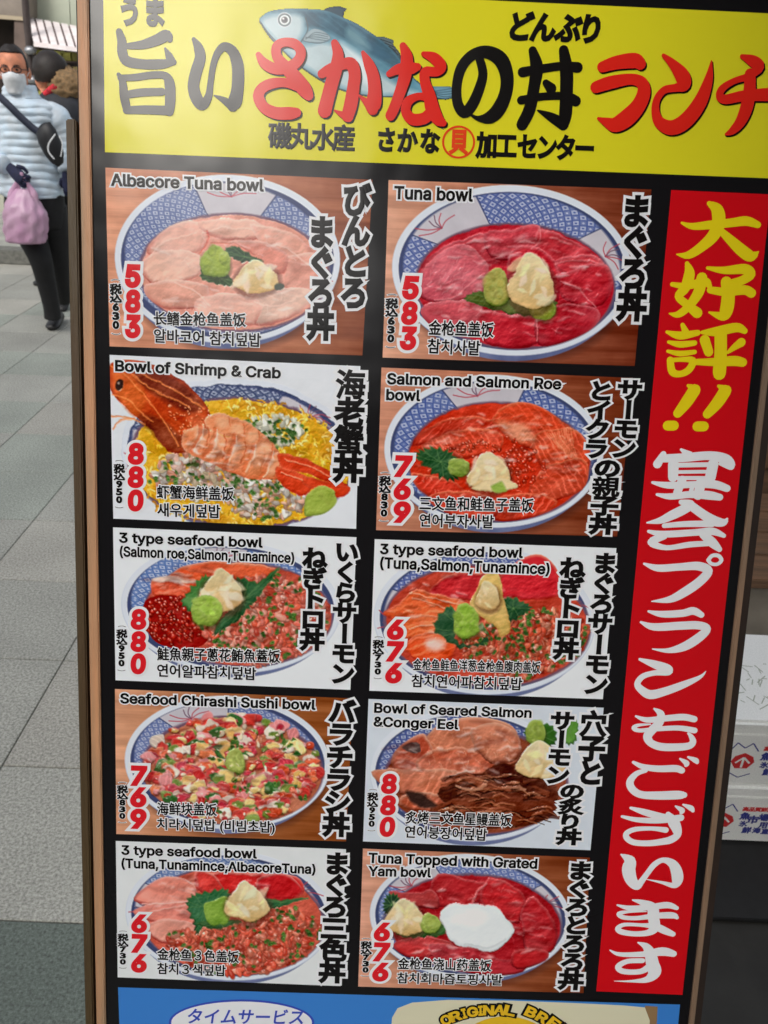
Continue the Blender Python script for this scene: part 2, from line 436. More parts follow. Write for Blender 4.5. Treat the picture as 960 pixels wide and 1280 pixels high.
            dk = np.clip(-nz(2, s.xx*1.7+s.fseed, s.yy*2.3)*3-.25, 0, 1)*.28*mk*np.clip(sat*1.5, 0, 1); I = I*(1-dk[..., None]*np.array([.7, 1, 1]))
        B = I.copy(); B[1:-1, 1:-1] = (I[:-2, 1:-1]+I[2:, 1:-1]+I[1:-1, :-2]+I[1:-1, 2:]+I[:-2, :-2]+I[2:, 2:]+I[:-2, 2:]+I[2:, :-2])/8
        I = I+(I-B)*.35; I = 118+(I-118)*1.10
        gr = (nz(0, s.xx*3.7, s.yy*3.7)*22+nz(1, s.xx*1.1+90, s.yy*1.1)*12)*np.clip(I.mean(2)/120, .3, 1)*np.clip((262-I.mean(2))/70, .2, 1)
        I = I+gr[..., None]*np.array([1, .95, .9])
        g_ = I.mean(2, keepdims=True); I = g_+(I-g_)*1.0
        c = lin(np.clip(I, 0, 255)).reshape(-1, 3); c = np.column_stack([c, np.ones(len(c))]).astype(np.float32)
        at = me.attributes.new('Ink', 'FLOAT_COLOR', 'POINT'); at.data.foreach_set('color', c.ravel())
        me.materials.append(M_PHOTO)
        o = bpy.data.objects.new(name, me); COL.objects.link(o); o.parent = parent
        for k, v in props.items(): o[k] = v
        return o
    # ---- motifs
    def wood(s, left, right):
        f = (s.xx/s.W)[..., None]; c = np.array(left)*(1-f)+np.array(right)*f
        c = c*(1.02-.2*f**1.5); sh_ = int(right[0]*3+left[2]); g = nz(0, s.xx*.5+sh_, s.yy*5+sh_*2)*66+nz(1, s.xx*.3+60+sh_, s.yy*9)*34+nz(2, s.xx*.15, s.yy*14)*22
        s.img[:] = c+g[..., None]*np.array([1, .9, .8]); s.a[:] = 1
    def plain(s, c):
        s.img[:] = np.array(c)+nz(1, s.xx, s.yy)[..., None]*3; s.a[:] = 1
    food = None
    def bowl(s, cx, cy, rx, ry, fx, fy, frx, fry, panels=((200, 320),), rot=2, rim=(222, 228, 238), pat=((70, 90, 150), (215, 222, 238)), shadow=True, cell=26):
        s.food = (fx, fy, frx, fry); s.fseed = int(fx*7+fy*13+rx)
        if shadow: s.ell(cx+10, cy+ry*.10, rx*.97, ry*1.0, (70, 40, 35), soft=5, a=.5, rot=rot)
        s.ell(cx, cy+ry*.07, rx*.93, ry*.99, (110, 120, 160), rot=rot, noise=18)
        s.ell(cx, cy, rx, ry, rim, rot=rot, edge=(150, 165, 195), ew=1.6, ea=.5, hi=(245, 248, 252))
        s.ell(cx, cy+2, rx*.945, ry*.925, (70, 80, 120), rot=rot)
        # lattice band
        sl = s.win(s.t([(cx-rx, cy-ry), (cx+rx, cy+ry)]), 2); X, Y = s.xx[sl], s.yy[sl]
        c = s.t([(cx, cy+3)])[0]; r = math.radians(rot); dx, dy = X-c[0], Y-c[1]
        x = (dx*math.cos(r)+dy*math.sin(r))/s.k; y = (-dx*math.sin(r)+dy*math.cos(r))/s.k
        d = np.sqrt((x/(rx*.93))**2+(y/(ry*.905))**2)
        an = np.arctan2(y/ry, x/rx); rr = d
        ua = an*(rx+ry)*.5*.93; va = rr*ry*1.25
        p1 = (ua+va)/cell; p2 = (ua-va)/cell
        l1 = np.abs(p1-np.round(p1)); l2 = np.abs(p2-np.round(p2)); l = np.minimum(l1, l2)
        chk = ((np.floor(p1)+np.floor(p2)) % 2)
        blue = np.array(pat[0], float); wht = np.array(pat[1], float)
        wht = wht*.94; base = np.where(chk[..., None] > .5, blue*.72+wht*.28, wht*.85+blue*.15)
        lw = np.clip((.16-l)/.1, 0, 1)[..., None]; col = base*(1-lw)+blue*lw
        ctr = np.clip((.22-np.sqrt((p1-np.floor(p1)-.5)**2+(p2-np.floor(p2)-.5)**2))/.1, 0, 1)[..., None]
        col = col*(1-ctr)+np.where(chk[..., None] > .5, wht, blue)*ctr
        deg = (np.degrees(an)+360) % 360; pan = np.zeros(X.shape, bool)
        for a0, a1 in panels: pan |= (deg > a0) & (deg < a1)
        col = col*.78+np.array([150., 162, 196])*.22
        fd = np.clip(nz(1, X*1.4, Y*1.4)*3+.3, 0, .75)[..., None]; col = col*(1-fd*.5)+np.array([176., 186, 212])*fd*.5
        col = np.where(pan[..., None], np.array([204., 200, 208]), col)
        for a0, a1 in panels:
            for e in (a0, a1):
                m = np.clip(1-np.abs(deg-e)/.9, 0, 1)[..., None]; col = col*(1-m)+np.array([70, 80, 120.])*m
        col = col+nz(0, X*2, Y*2)[..., None]*24
        s.put(sl, np.clip((1-d)*40, 0, 1), col)
        for a0, a1 in panels:      # red and grey sprays of petals in each panel
            am = math.radians((a0+a1)/2); bx, by = cx+math.cos(am)*rx*.80, cy+math.sin(am)*ry*.76+6
            for q in (-75, -45, -15, 15, 45, 75):
                a = am+math.radians(q)
                ex, ey = bx+math.cos(a)*rx*.17*(1.3 if abs(q) > 40 else .7), by+math.sin(a)*ry*.17
                s.line([(bx, by), ((bx+ex)/2+math.sin(a)*8, (by+ey)/2-math.cos(a)*6), (ex, ey)], 4, (190, 80, 95) if abs(q) > 30 else (120, 90, 110), .85)
        s.ell(fx, fy, frx*1.015, fry*1.02, (120, 90, 110), rot=rot, soft=1.4)
    def slices(s, L_, **k):
        for pts, c in L_: s.poly(pts, c, **k)
    def ginger(s, cx, cy, w, h, n=9, seed=1):
        r = np.random.default_rng(seed)
        s.ell(cx+4, cy+h*.12, w*.55, h*.5, (90, 50, 40), soft=2.5, a=.5)
        s.poly([(cx-w*.5, cy+h*.2), (cx-w*.3, cy-h*.25), (cx-w*.05, cy-h*.5), (cx+w*.18, cy-h*.38), (cx+w*.42, cy-h*.1), (cx+w*.5, cy+h*.22), (cx+w*.2, cy+h*.45), (cx-w*.2, cy+h*.42)], (236, 222, 180), edge=(200, 150, 95), ew=3, hi=(252, 246, 220), noise=22, tcol=(226, 190, 130))
        for i in range(n):
            x = cx+r.uniform(-.35, .35)*w; y = cy+r.uniform(-.3, .32)*h; a = r.uniform(0, 3.1)
            q = w*r.uniform(.12, .24)
            s.poly([(x-q*math.cos(a), y-q*math.sin(a)), (x+q*.4*math.sin(a), y-q*.5*math.cos(a)), (x+q*math.cos(a), y+q*math.sin(a)), (x-q*.3*math.sin(a), y+q*.4*math.cos(a))],
                   (250-r.integers(0, 16), 242-r.integers(0, 22), 216-r.integers(0, 44)), edge=(214, 180, 130), ew=2.4, ea=.5, hi=(255, 252, 238), a=.7, soft=1.2)
    def wasabi(s, cx, cy, w, h, c=(165, 190, 95), seed=2):
        r = np.random.default_rng(seed)
        s.ell(cx+3, cy+h*.15, w*.52, h*.48, (60, 60, 30), soft=2.5, a=.55)
        s.poly([(cx-w*.5, cy+h*.1), (cx-w*.35, cy-h*.35), (cx, cy-h*.5), (cx+w*.38, cy-h*.3), (cx+w*.5, cy+h*.12), (cx+w*.25, cy+h*.48), (cx-w*.28, cy+h*.45)], c, edge=(105, 130, 50), ew=5, ea=.8, hi=(205, 222, 140), noise=30)
        for i in range(9):
            a = r.uniform(0, 6.283); q = r.uniform(.15, .42); x = cx+w*q*math.cos(a); y = cy+h*q*math.sin(a); z = r.uniform(.1, .2)
            s.ell(x, y, w*z, h*z*.8, np.array(c)*r.uniform(.85, 1.15), soft=1.5, a=.8, rot=r.uniform(0, 180), edge=(96, 118, 46), ew=2, ea=.6, hi=(208, 222, 150))
        for i in range(14):
            s.dot(cx+r.uniform(-.38, .38)*w, cy+r.uniform(-.35, .38)*h, w*.06, h*.05, (130, 155, 70) if i % 2 else (196, 208, 130), .35, soft=1.4)
    def shiso(s, pts, c=(48, 92, 52), serr=9):
        P = catmull(np.array(pts, float), 6, True); ctr = P.mean(0)
        Q = [p+(p-ctr)/max(np.linalg.norm(p-ctr), 1)*(serr if i % 2 else -serr*.3) for i, p in enumerate(P)]
        s.poly(Q, c, smooth=False, edge=(25, 52, 30), ew=3, ea=.7, hi=(100, 150, 85), noise=30, streak=16, sang=.8, sfreq=1.2)
        for q in Q[::4]: s.line([ctr, (ctr+q)/2, q], 3, (112, 150, 92), .5)
    def mince(s, cx, cy, rx, ry, n, seed, cols, size=13, clip=None, chive=.12, glint=.12):
        size *= 1.22; n = int(n*.85)
        r = np.random.default_rng(seed)
        for i in range(n):
            a = r.uniform(0, 6.283); q = math.sqrt(r.random()); x = cx+rx*q*math.cos(a); y = cy+ry*q*math.sin(a)
            if clip is not None and not clip(x, y): continue
            c = np.array(cols[r.integers(len(cols))], float)*r.uniform(.78, 1.1)+r.uniform(-14, 14); sz = size*r.uniform(.5, 1.25); ro = r.uniform(0, 3.1)
            s.dot(x+1.5, y+3, sz, sz*.6, c*.55, .55, ro); s.dot(x, y, sz, sz*.55, c, .95, ro)
            s.dot(x-sz*.15, y-sz*.2, sz*.5, sz*.22, c*.6+105, .55, ro)
            if r.random() < glint: s.dot(x, y-2, 3, 2, (255, 250, 245), .8)
        m = int(n*chive*.7)
        for i in range(m):
            a = r.uniform(0, 6.283); q = math.sqrt(r.random()); x = cx+rx*q*math.cos(a); y = cy+ry*q*math.sin(a)
            if clip is not None and not clip(x, y): continue
            for j in range(r.integers(1, 5)):
                x2, y2 = x+r.normal(0, 11), y+r.normal(0, 8); g = r.uniform(.65, 1.2)
                s.dot(x2, y2+2, 8, 6, (30, 60, 25), .5); s.dot(x2, y2, 7.5, 5.5, np.array((96, 138, 66))*g, .95, r.uniform(0, 3))
                s.dot(x2, y2, 3, 2, (40, 80, 30), .9)
    def roe(s, cx, cy, rx, ry, n, seed, base=(190, 36, 22), clip=None, size=8.5):
        r = np.random.default_rng(seed)
        for i in range(n):
            a = r.uniform(0, 6.283); q = math.sqrt(r.random()); x = cx+rx*q*math.cos(a); y = cy+ry*q*math.sin(a)
            if clip is not None and not clip(x, y): continue
            c = np.array(base, float)*r.uniform(.75, 1.2)
            s.dot(x, y, size, size*.85, c*.6, .9); s.dot(x-.5, y-1, size*.78, size*.64, c, .95)
            s.dot(x+1, y+2, size*.35, size*.25, c*.5+np.array([125, 60, 30]), .7); s.dot(x-2.2, y-3, 2.1, 1.6, (255, 215, 190), .9)
    def wet(s, cx, cy, rx, ry, n, seed, big=1.0, dk=1.0):
        r = np.random.default_rng(seed)
        for i in range(n):
            q = math.sqrt(r.random()); t = r.uniform(0, 6.283); x = cx+rx*q*math.cos(t); y = cy+ry*q*math.sin(t); a = r.uniform(-.9, .9); l = r.uniform(6, 26)*big
            s.poly([(x-l, y-l*a*.4), (x-l*.2, y-r.uniform(2, 6)), (x+l, y+l*a*.4), (x+l*.1, y+r.uniform(1, 6))], (255, 246, 242), soft=1.6, a=r.uniform(.15, .6))
            x += r.uniform(-40, 40); y += r.uniform(-25, 25)
            s.poly([(x-l*1.6, y-l*a*.5), (x, y-r.uniform(4, 12)), (x+l*1.6, y+l*a*.5), (x, y+r.uniform(4, 10))], (70, 12, 12), soft=2.5, a=r.uniform(.06, .28)*dk)
    def gloss(s, cx, cy, rx, ry, n, seed, col=(255, 235, 230), a=.5, ln=26, dirn=None):
        r = np.random.default_rng(seed)
        for i in range(n):
            q = math.sqrt(r.random()); t = r.uniform(0, 6.283); x = cx+rx*q*math.cos(t); y = cy+ry*q*math.sin(t)
            d = (r.uniform(0, 3.1) if dirn is None else dirn+r.normal(0, .3)); l = ln*r.uniform(.3, 1)
            s.line([(x, y), (x+l*.5*math.cos(d)+2, y+l*.5*math.sin(d)-2), (x+l*math.cos(d), y+l*math.sin(d))], r.uniform(1.5, 4), col, a*r.uniform(.4, 1))

# ------------------------------------------------------------------ board, frame, posts
def lv(v): return V0-v
def lu(u): return u-U0
M_WOOD = mat('pale_wood', (216, 178, 140), .45, .24, 16, (168, 122, 88), .25, 60, (4, .25, 4))
M_WOOD2 = mat('shaded_wood', (150, 126, 104), .5, .16, 14, (132, 104, 82), .25, 60, (4, .25, 4))  # pale wood again, with the right side's dimmer light put into its colour
M_OLIVE = mat('stained_wood', (112, 92, 56), .5, .3, 12, (62, 46, 28), .3, 50, (5, .3, 5))
M_DARKW = mat('dark_wood', (40, 26, 18), .7, .2, 20)
M_STEEL = mat('hinge_steel', (150, 150, 148), .35, metal=1)
VT, VB = -.197, 1.16
board = box('poster_board', lu(-.0160), lu(.7285), lv(VB), lv(VT), -.006, 0, M_BLACK, SIGN)
def rail(x0, x1, y0, y1, z0=-.016, z1=.004, m=M_WOOD, name='frame_rail', bev=.0012):
    return box(name, x0, x1, y0, y1, z0, z1, m, SIGN, bev)
rail(lu(-.0278), lu(-.0160), lv(VB+.1), lv(VT-.012)); rail(lu(.7285), lu(.7350), lv(VB+.1), lv(VT-.012), m=M_WOOD2)
rail(lu(-.0160), lu(.7285), lv(VT), lv(VT-.012)); rail(lu(-.0160), lu(.7285), lv(VB+.012), lv(VB))
# backing frame whose two posts show beyond the rails and reach the pavement
for x0, x1, m, vt in ((-.0475, -.0365, M_OLIVE, -.052), (.7385, .7500, M_DARKW, -.10)):
    box('post', lu(x0), lu(x1), 0.002, lv(vt), -.046, -.010, m, SIGN, .0015)
box('backing_panel', lu(-.0365), lu(.7400), lv(VB), lv(-.19), -.026, -.018, M_DARKW, SIGN)
box('crossbar', lu(-.0345), lu(.7400), lv(VB+.16), lv(VB+.13), -.040, -.020, M_OLIVE, SIGN)
for x in (.02, .68):   # splayed rear legs of the A-frame
    bm = bmesh.new(); add_box(bm, lu(x)-.012, lu(x)+.012, .0, 1.25, -.012, .012, .001)
    o = bm_obj('rear_leg', bm, M_OLIVE, SIGN); o.matrix_local = Matrix.Translation((0, .195, -.52)) @ Matrix.Rotation(math.radians(22), 4, 'X')
for x in (.10, .60):
    o = box('hinge', lu(x)-.02, lu(x)+.02, lv(-.17)-.012, lv(-.17)+.02, -.03, -.0262, M_STEEL, SIGN)

# ------------------------------------------------------------------ header
def P_(x, y): return L(x, y)
hdr = quad('header_banner', [P_(129, -22), P_(974, 17.4-.0), P_(975, 223.5), P_(131.3, 190.3)], .0002, M_YEL, SIGN, 20, 6)
hdr['label'] = 'yellow header banner with fish and red and black brush lettering'
def px2l(x, y): return Zm(0, 0, 1).p(x, y)
fp = Paint(Zm(300, 0, 3.2), (60, 5), (880, 5), (880, 530), (60, 530), 1.1)
TEAL, MID, BEL = (44, 92, 114), (100, 150, 170), (198, 214, 218)
fp.poly([(735, 345), (790, 345), (868, 350), (850, 372), (868, 385), (810, 400), (760, 395)], (120, 160, 178), edge=(30, 45, 55), ew=3, ea=.9, smooth=False)
fp.poly([(700, 330), (735, 350), (790, 500), (800, 522), (770, 505), (735, 400)], (130, 168, 186), edge=(30, 45, 55), ew=3, ea=.9, smooth=False)
fp.poly([(335, 38), (360, 28), (400, 26), (428, 36), (415, 50), (412, 80), (360, 66)], (58, 84, 100), edge=(20, 30, 38), ew=3, ea=.9, smooth=False)
fp.poly([(540, 146), (575, 148), (612, 162), (608, 178), (636, 215), (640, 248), (600, 205)], (96, 116, 124), edge=(20, 30, 38), ew=3, ea=.9, smooth=False)
fp.poly([(78, 85), (92, 62), (118, 46), (180, 36), (260, 36), (340, 42), (410, 70), (470, 98), (540, 145), (600, 192), (645, 250), (690, 315), (735, 350), (750, 372), (700, 384), (620, 388), (520, 386), (420, 366), (340, 332), (270, 288), (200, 232), (140, 170), (120, 150)], MID, edge=(35, 52, 62), ew=2.4, ea=.95, noise=20)
fp.poly([(130, 50), (180, 42), (260, 42), (340, 50), (410, 76), (470, 104), (540, 150), (600, 198), (640, 252), (676, 308), (640, 300), (590, 262), (520, 214), (440, 172), (360, 132), (300, 112), (262, 104), (250, 70), (180, 52)], TEAL, soft=3, a=.9, noise=34, streak=20, sang=2.2, sfreq=.8)
fp.poly([(500, 160), (560, 190), (600, 230), (560, 240), (510, 205)], (48, 98, 124), soft=3, a=.8)
fp.poly([(430, 110), (480, 140), (520, 200), (470, 180), (425, 150)], (130, 172, 182), soft=4, a=.6)
fp.poly([(86, 90), (130, 60), (240, 60), (252, 120), (236, 168), (270, 180), (330, 170), (400, 190), (480, 240), (560, 300), (640, 350), (700, 374), (620, 380), (520, 378), (430, 358), (345, 322), (275, 278), (205, 225), (135, 155)], BEL, soft=5, a=.95, noise=14)
fp.poly([(400, 170), (470, 215), (520, 270), (540, 330), (490, 330), (460, 260), (410, 200)], (232, 242, 244), soft=5, a=.8)
fp.line([(262, 72), (270, 120), (240, 172)], 5, (70, 90, 100)); fp.line([(84, 92), (110, 130), (142, 165)], 5, (80, 95, 105)); fp.line([(78, 85), (120, 150), (200, 232), (270, 290), (340, 334), (420, 367), (520, 387), (640, 388)], 4, (50, 66, 76))
fp.poly([(250, 160), (285, 118), (330, 124), (362, 152), (330, 172), (285, 172)], (160, 180, 188), edge=(60, 76, 86), ew=2, ea=.9)
for j in range(4): fp.line([(262, 158-j*3), (300, 130+j*9), (350, 140+j*8)], 3, (90, 108, 116), .8)
fp.ell(178, 80, 30, 30, (210, 220, 224)); fp.ell(178, 80, 26, 26, (95, 110, 116)); fp.ell(178, 80, 20, 20, (225, 232, 232)); fp.ell(178, 80, 13, 13, (95, 95, 100)); fp.ell(173, 75, 4, 4, (240, 240, 240))
for j in range(6): fp.line([(420+j*4, 45+j*7), (425+j*6, 62+j*6)], 2, (30, 40, 48), .6)
for j in range(4): fp.line([(560+j*16, 158+j*14), (600+j*9, 172+j*16)], 4, (24, 32, 38), .8)
for j in range(4): fp.line([(750, 368), (800, 360+j*9), (850, 352+j*10)], 3, (60, 84, 98), .7)
fp.emit('fish_picture', hdr, .0003, .5)

ZA = Zm(130, 0, 4.8); ZB = Zm(300, 20, 4.8); ZC = Zm(460, 20, 3.4286); ZD = Zm(720, 50, 4); ZE = Zm(800, 240, 4); ZF = Zm(780, 540, 4); ZG = Zm(760, 850, 6.4); ZH = Zm(740, 1040, 6.4)
HB = [  # black header characters
 (ZA, [(92,192,40),(108,250,56),(112,320,60),(140,368,60),(230,386,56),(340,386,56),(420,374,34)]), (ZA, [(368,292,14),(390,335,44),(402,368,56)]),
 (ZA, [(142,278,34),(230,270,50),(315,243,62),(375,215,66),(396,238,36)]), (ZA, [(88,448,24),(112,490,44),(122,580,54),(140,660,50)]),
 (ZA, [(98,468,34),(180,466,40),(290,452,42),(365,455,44),(394,500,62),(398,600,64),(392,668,58)]), (ZA, [(145,568,44),(230,556,46),(350,552,44)]), (ZA, [(135,662,44),(250,660,50),(385,664,54)]),
 (ZA, [(540,238,26),(568,290,58),(578,350,66),(552,440,70),(538,520,70),(556,590,74),(592,632,62),(628,580,46),(640,500,38),(655,400,38),(680,325,42),(722,282,50),(772,310,62),(800,380,72),(806,460,74),(800,550,76),(785,615,84),(770,645,52)]), (ZA, [(775,640,60),(715,600,36),(662,574,8)]),
 (ZC, [(478,185,36),(492,250,40),(474,320,44),(444,385,48),(412,415,46),(384,375,44),(380,300,42),(400,222,44),(448,168,44),(510,156,52),(568,188,62),(594,255,58),(590,330,56),(560,400,60),(520,436,52),(472,440,22),(440,424,10)]),
 (ZC, [(705,150,36),(722,220,56),(712,300,50),(692,400,52),(660,466,50)]), (ZC, [(838,148,42),(850,230,56),(850,330,56),(846,420,56),(836,468,46)]), (ZC, [(836,464,50),(780,432,36),(728,406,8)]),
 (ZC, [(662,242,42),(740,228,36),(830,216,36),(898,222,44)]), (ZC, [(656,362,36),(750,346,32),(850,345,34),(890,366,44)]), (ZC, [(762,288,30),(784,312,46)])]
HR = [
 (ZB, [(112,235,34),(145,285,60),(210,318,64),(290,312,64),(350,270,62),(365,215,60),(330,170,56),(268,160,50),(222,185,56),(222,245,60),(270,305,72),(335,375,84),(388,445,88),(412,480,58)]),
 (ZB, [(350,425,60),(270,402,52),(190,408,60),(130,440,62),(112,490,66),(145,550,66),(215,584,70),(300,586,72),(340,582,56)]),
 (ZB, [(490,350,50),(540,322,62),(620,290,62),(668,292,74),(688,350,72),(680,430,74),(665,530,80),(645,600,74)]), (ZB, [(650,608,60),(610,592,36),(568,568,10)]), (ZB, [(568,165,44),(588,230,66),(578,310,76),(552,400,80),(528,490,80),(508,570,84)]),
 (ZB, [(738,222,24),(770,285,60),(798,360,74),(808,450,80),(802,530,90),(792,565,52)]), (ZB, [(795,560,70),(760,520,44),(714,478,10)]),
 (ZC, [(150,130,30),(166,180,52),(160,250,54),(138,325,48),(112,395,46),(96,428,44)]), (ZC, [(90,250,26),(130,230,42),(180,226,50),(212,220,32)]),
 (ZC, [(238,165,22),(282,182,46),(312,216,48),(296,240,38),(246,242,42),(244,285,44),(262,340,52),(276,400,60),(300,445,50),(322,460,30)]), (ZC, [(262,352,36),(215,346,30),(172,368,40),(162,410,42),(190,444,48),(240,440,48),(275,410,50)]),
 (ZD, [(130,137,52),(200,115,64),(290,105,72),(320,122,56)]), (ZD, [(98,238,56),(170,215,62),(270,198,52),(325,215,58),(338,262,66),(310,330,74),(255,390,84),(195,425,72),(150,412,44),(110,394,14)]),
 (ZD, [(436,80,20),(482,122,44),(528,180,72),(538,225,64),(500,240,40),(440,252,36),(402,300,36),(396,365,42),(420,418,58),(480,440,72),(550,402,76),(618,312,70),(660,200,44),(675,106,6)]),
 (ZD, [(828,84,22),(880,106,54),(912,136,54),(860,182,36),(790,206,30),(732,242,36),(716,280,38),(745,298,46),(840,280,52),(960,274,62),(1012,268,50)]), (ZD, [(868,172,54),(865,260,62),(850,340,64),(820,410,54),(780,455,38),(748,472,14)])]
def by_char(S, centres, axis):
    out = {}
    for zm, p in S:
        m = np.mean([zm.px(q[0], q[1])[axis] for q in p]); out.setdefault(int(np.argmin([abs(m-c) for c in centres])), []).append((zm, p))
    return [out[k] for k in sorted(out)]
HC = [183, 270, 352, 437, 520, 600, 685, 777, 860, 950]
for ch in by_char(HB, HC, 0):
    a = Acc()
    for zm, p in ch: brush(a, zm, p, .00062)
    a.obj('brush_character', M_INK, hdr)
for ch in by_char(HR, HC, 0):
    a = Acc(); b = Acc()
    for zm, p in ch:
        k = zm.k; brush(b, zm, p, .00042, 1.9*k, 1.9*k); brush(b, zm, p, .00042, .9*k, .9*k); brush(a, zm, p, .00100)
    b.obj('character_shadow', M_INK, hdr); a.obj('brush_character', M_REDINK, hdr)
def chars_in_row(acc, zm, s, xs, y, w, h, bev, slant=0, z=.0006, sl=.035):
    keep = acc is not None
    for ch, x in zip(s, xs):
        if not keep: acc = Acc()
        yy = y+(x-xs[0])*sl; c = zm.p(x, yy); ux = zm.p(x+10, yy+10*sl)-c; q = np.linalg.norm(ux)/10; ux /= np.linalg.norm(ux)
        char_at(acc, ch, c, w*q, h*q, ux, np.array([-ux[1], ux[0]]), z, bev, slant=slant)
        if not keep: acc.obj('small_character', M_INK, hdr)
chars_in_row(None, ZA, 'うま', [155, 305], 72, 118, 150, .062)
chars_in_row(None, Zm(480, 0, 2), 'どんぶり', [340, 398, 462, 518], 68, 56, 62, .058, .1)
chars_in_row(None, Zm(0, 0, 2), '磯丸水産', [700, 753, 808, 860], 341, 52, 56, .035)
chars_in_row(None, ZC, 'さかな', [78, 168, 265], 533, 78, 92, .05)
chars_in_row(None, Zm(0, 0, 2), '加工センター', [1217, 1266, 1319, 1367, 1414, 1461], 364, 46, 55, .05)
a = Acc(); chars_in_row(a, ZC, '貝', [389], 541, 72, 92, .045); V = []; F = []
for i in range(32):
    q = 2*math.pi*i/32
    for r_ in (71, 62): p = ZC.p(388+r_*math.cos(q), 541+r_*math.sin(q)); V.append((p[0], p[1], .0006))
for i in range(32): F.append((2*i, 2*i+1, (2*i+3) % 64, (2*i+2) % 64))
a.add(V, [f[::-1] for f in F]); a.obj('circled_shellfish_mark', M_ORANGE, hdr)

# ------------------------------------------------------------------ red banner
ban = quad('red_banner', [P_(839, 237.5), P_(963.5, 243), P_(853, 1243.4), P_(745.3, 1239)], .0002, M_RED, SIGN, 4, 24)
ban['label'] = 'tall red banner with yellow and white brush lettering down the right side'
BY = [(ZE, p) for p in [
 [(208,155,12),(262,172,32),(350,165,42),(450,155,42),(530,146,46),(588,165,32)], [(345,58,24),(384,90,60),(392,150,66),(368,215,62),(310,272,50),(240,316,38),(182,312,6)], [(398,190,30),(450,240,46),(510,295,58),(555,322,52),(590,300,8)],
 [(234,358,22),(246,410,54),(224,480,50),(192,522,40),(232,562,40),(285,605,52)], [(308,430,54),(292,500,54),(244,570,42),(190,612,34),(146,608,8)], [(160,462,22),(230,470,34),(320,450,46),(346,470,26)],
 [(336,380,16),(420,392,36),(520,386,50),(552,412,48),(510,442,44),(450,462,46)], [(430,450,54),(440,520,66),(430,595,66),(408,620,46),(345,602,10)], [(350,490,34),(430,500,42),(520,490,46),(556,506,46)],
 [(212,665,22),(228,702,36)], [(134,700,16),(200,718,40),(288,704,28)], [(142,750,16),(200,762,32),(272,755,26)], [(138,796,16),(200,808,28),(272,800,22)], [(150,840,34),(160,898,38),(200,910,32),(244,888,36),(262,842,34),(200,838,22),(150,842,24)],
 [(310,702,18),(380,698,46),(480,678,46),(522,695,30)], [(322,740,50),(342,800,46)], [(505,752,44),(472,775,32),(438,802,16)], [(280,850,30),(380,850,42),(470,845,50),(512,852,44)], [(402,700,62),(402,800,62),(396,900,66),(398,915,48)],
 [(270,992,62),(232,1050,60),(188,1106,46)], [(240,968,16),(275,988,52)], [(424,996,62),(385,1055,60),(336,1110,46)], [(392,970,16),(430,992,52)], [(138,1168,50),(168,1168,50)], [(286,1172,50),(318,1172,50)]]]
BW = [(ZF, p) for p in [
 [(285,88,14),(325,116,42)], [(196,110,30),(166,160,44)], [(190,132,40),(300,128,44),(430,118,44),(510,138,52),(534,172,36),(478,158,16)], [(246,160,54),(244,225,50)], [(444,160,54),(430,228,54)],
 [(245,166,24),(345,164,24),(450,162,24)], [(260,200,18),(420,198,18)], [(250,230,20),(430,230,20)], [(142,252,14),(220,266,34),(350,262,34),(450,262,42),(514,282,36)], [(164,312,14),(230,322,32),(330,312,36),(420,316,44),(478,326,34)], [(290,240,44),(264,305,40)], [(384,250,50),(370,315,50)], [(340,275,22),(330,315,24)],
 [(285,350,26),(330,362,46),(300,385,50),(240,415,48),(180,442,34),(114,453,8)], [(340,372,44),(395,412,46),(450,444,50),(496,452,38),(514,434,12)], [(200,468,24),(300,460,30),(440,458,34)], [(122,496,16),(200,510,34),(350,502,34),(440,496,38),(498,518,22)],
 [(200,520,34),(136,550,40),(210,578,26),(330,562,30),(440,556,26)], [(395,512,40),(440,552,48),(476,586,28)],
 [(100,658,12),(170,680,36),(280,674,38),(370,670,44),(420,694,46),(380,745,48),(305,798,48),(230,836,36),(138,846,6)],
 [(420,640,20),(440,618,20),(470,618,20),(486,640,20),(466,660,18),(436,658,18),(420,640,20)],
 [(122,896,12),(190,910,34),(290,906,38),(345,894,40),(386,914,30)], [(84,950,12),(150,974,38),(280,968,42),(370,966,42),(414,984,40),(372,1028,48),(300,1072,46),(220,1092,26),(142,1084,6)],
 [(78,1136,14),(150,1160,40),(215,1185,50),(215,1200,36),(150,1204,28),(92,1222,30),(66,1259,32),(89,1290,40),(132,1312,48),(201,1297,44),(295,1263,38),(378,1225,20),(408,1196,4)]]]
BW += [(ZG, p) for p in [
 [(368,228,16),(420,270,60),(408,340,70),(350,400,72),(315,450,72),(340,500,62),(420,532,66),(540,536,66),(645,525,60),(678,490,54),(660,445,36),(640,425,18)], [(222,288,18),(310,318,46),(450,306,52),(600,295,56),(688,312,54)], [(338,352,12),(240,360,28),(205,382,38),(250,402,34),(390,390,40),(560,382,44),(690,402,50)],
 [(202,656,26),(280,692,46),(400,708,56),(540,706,60),(588,722,54)], [(300,722,36),(225,748,46),(175,810,60),(192,870,62),(262,914,62),(400,922,72),(560,918,74),(608,918,50)], [(575,628,16),(625,662,46),(622,680,30)], [(640,615,18),(700,642,46),(712,660,26)],
 [(182,1022,24),(280,1052,52),(400,1086,60),(500,1110,62)], [(112,1090,24),(230,1116,42),(400,1122,52),(580,1100,58)], [(480,1072,44),(520,1130,90),(548,1190,80),(552,1240,60),(500,1276,64),(440,1290,58),(330,1304,52),(210,1298,50),(150,1262,50),(150,1222,46),(220,1192,42),(350,1186,36),(460,1198,50)],
 [(540,1008,16),(590,1040,46),(584,1060,28)], [(600,995,16),(660,1022,46),(678,1045,28)]]]
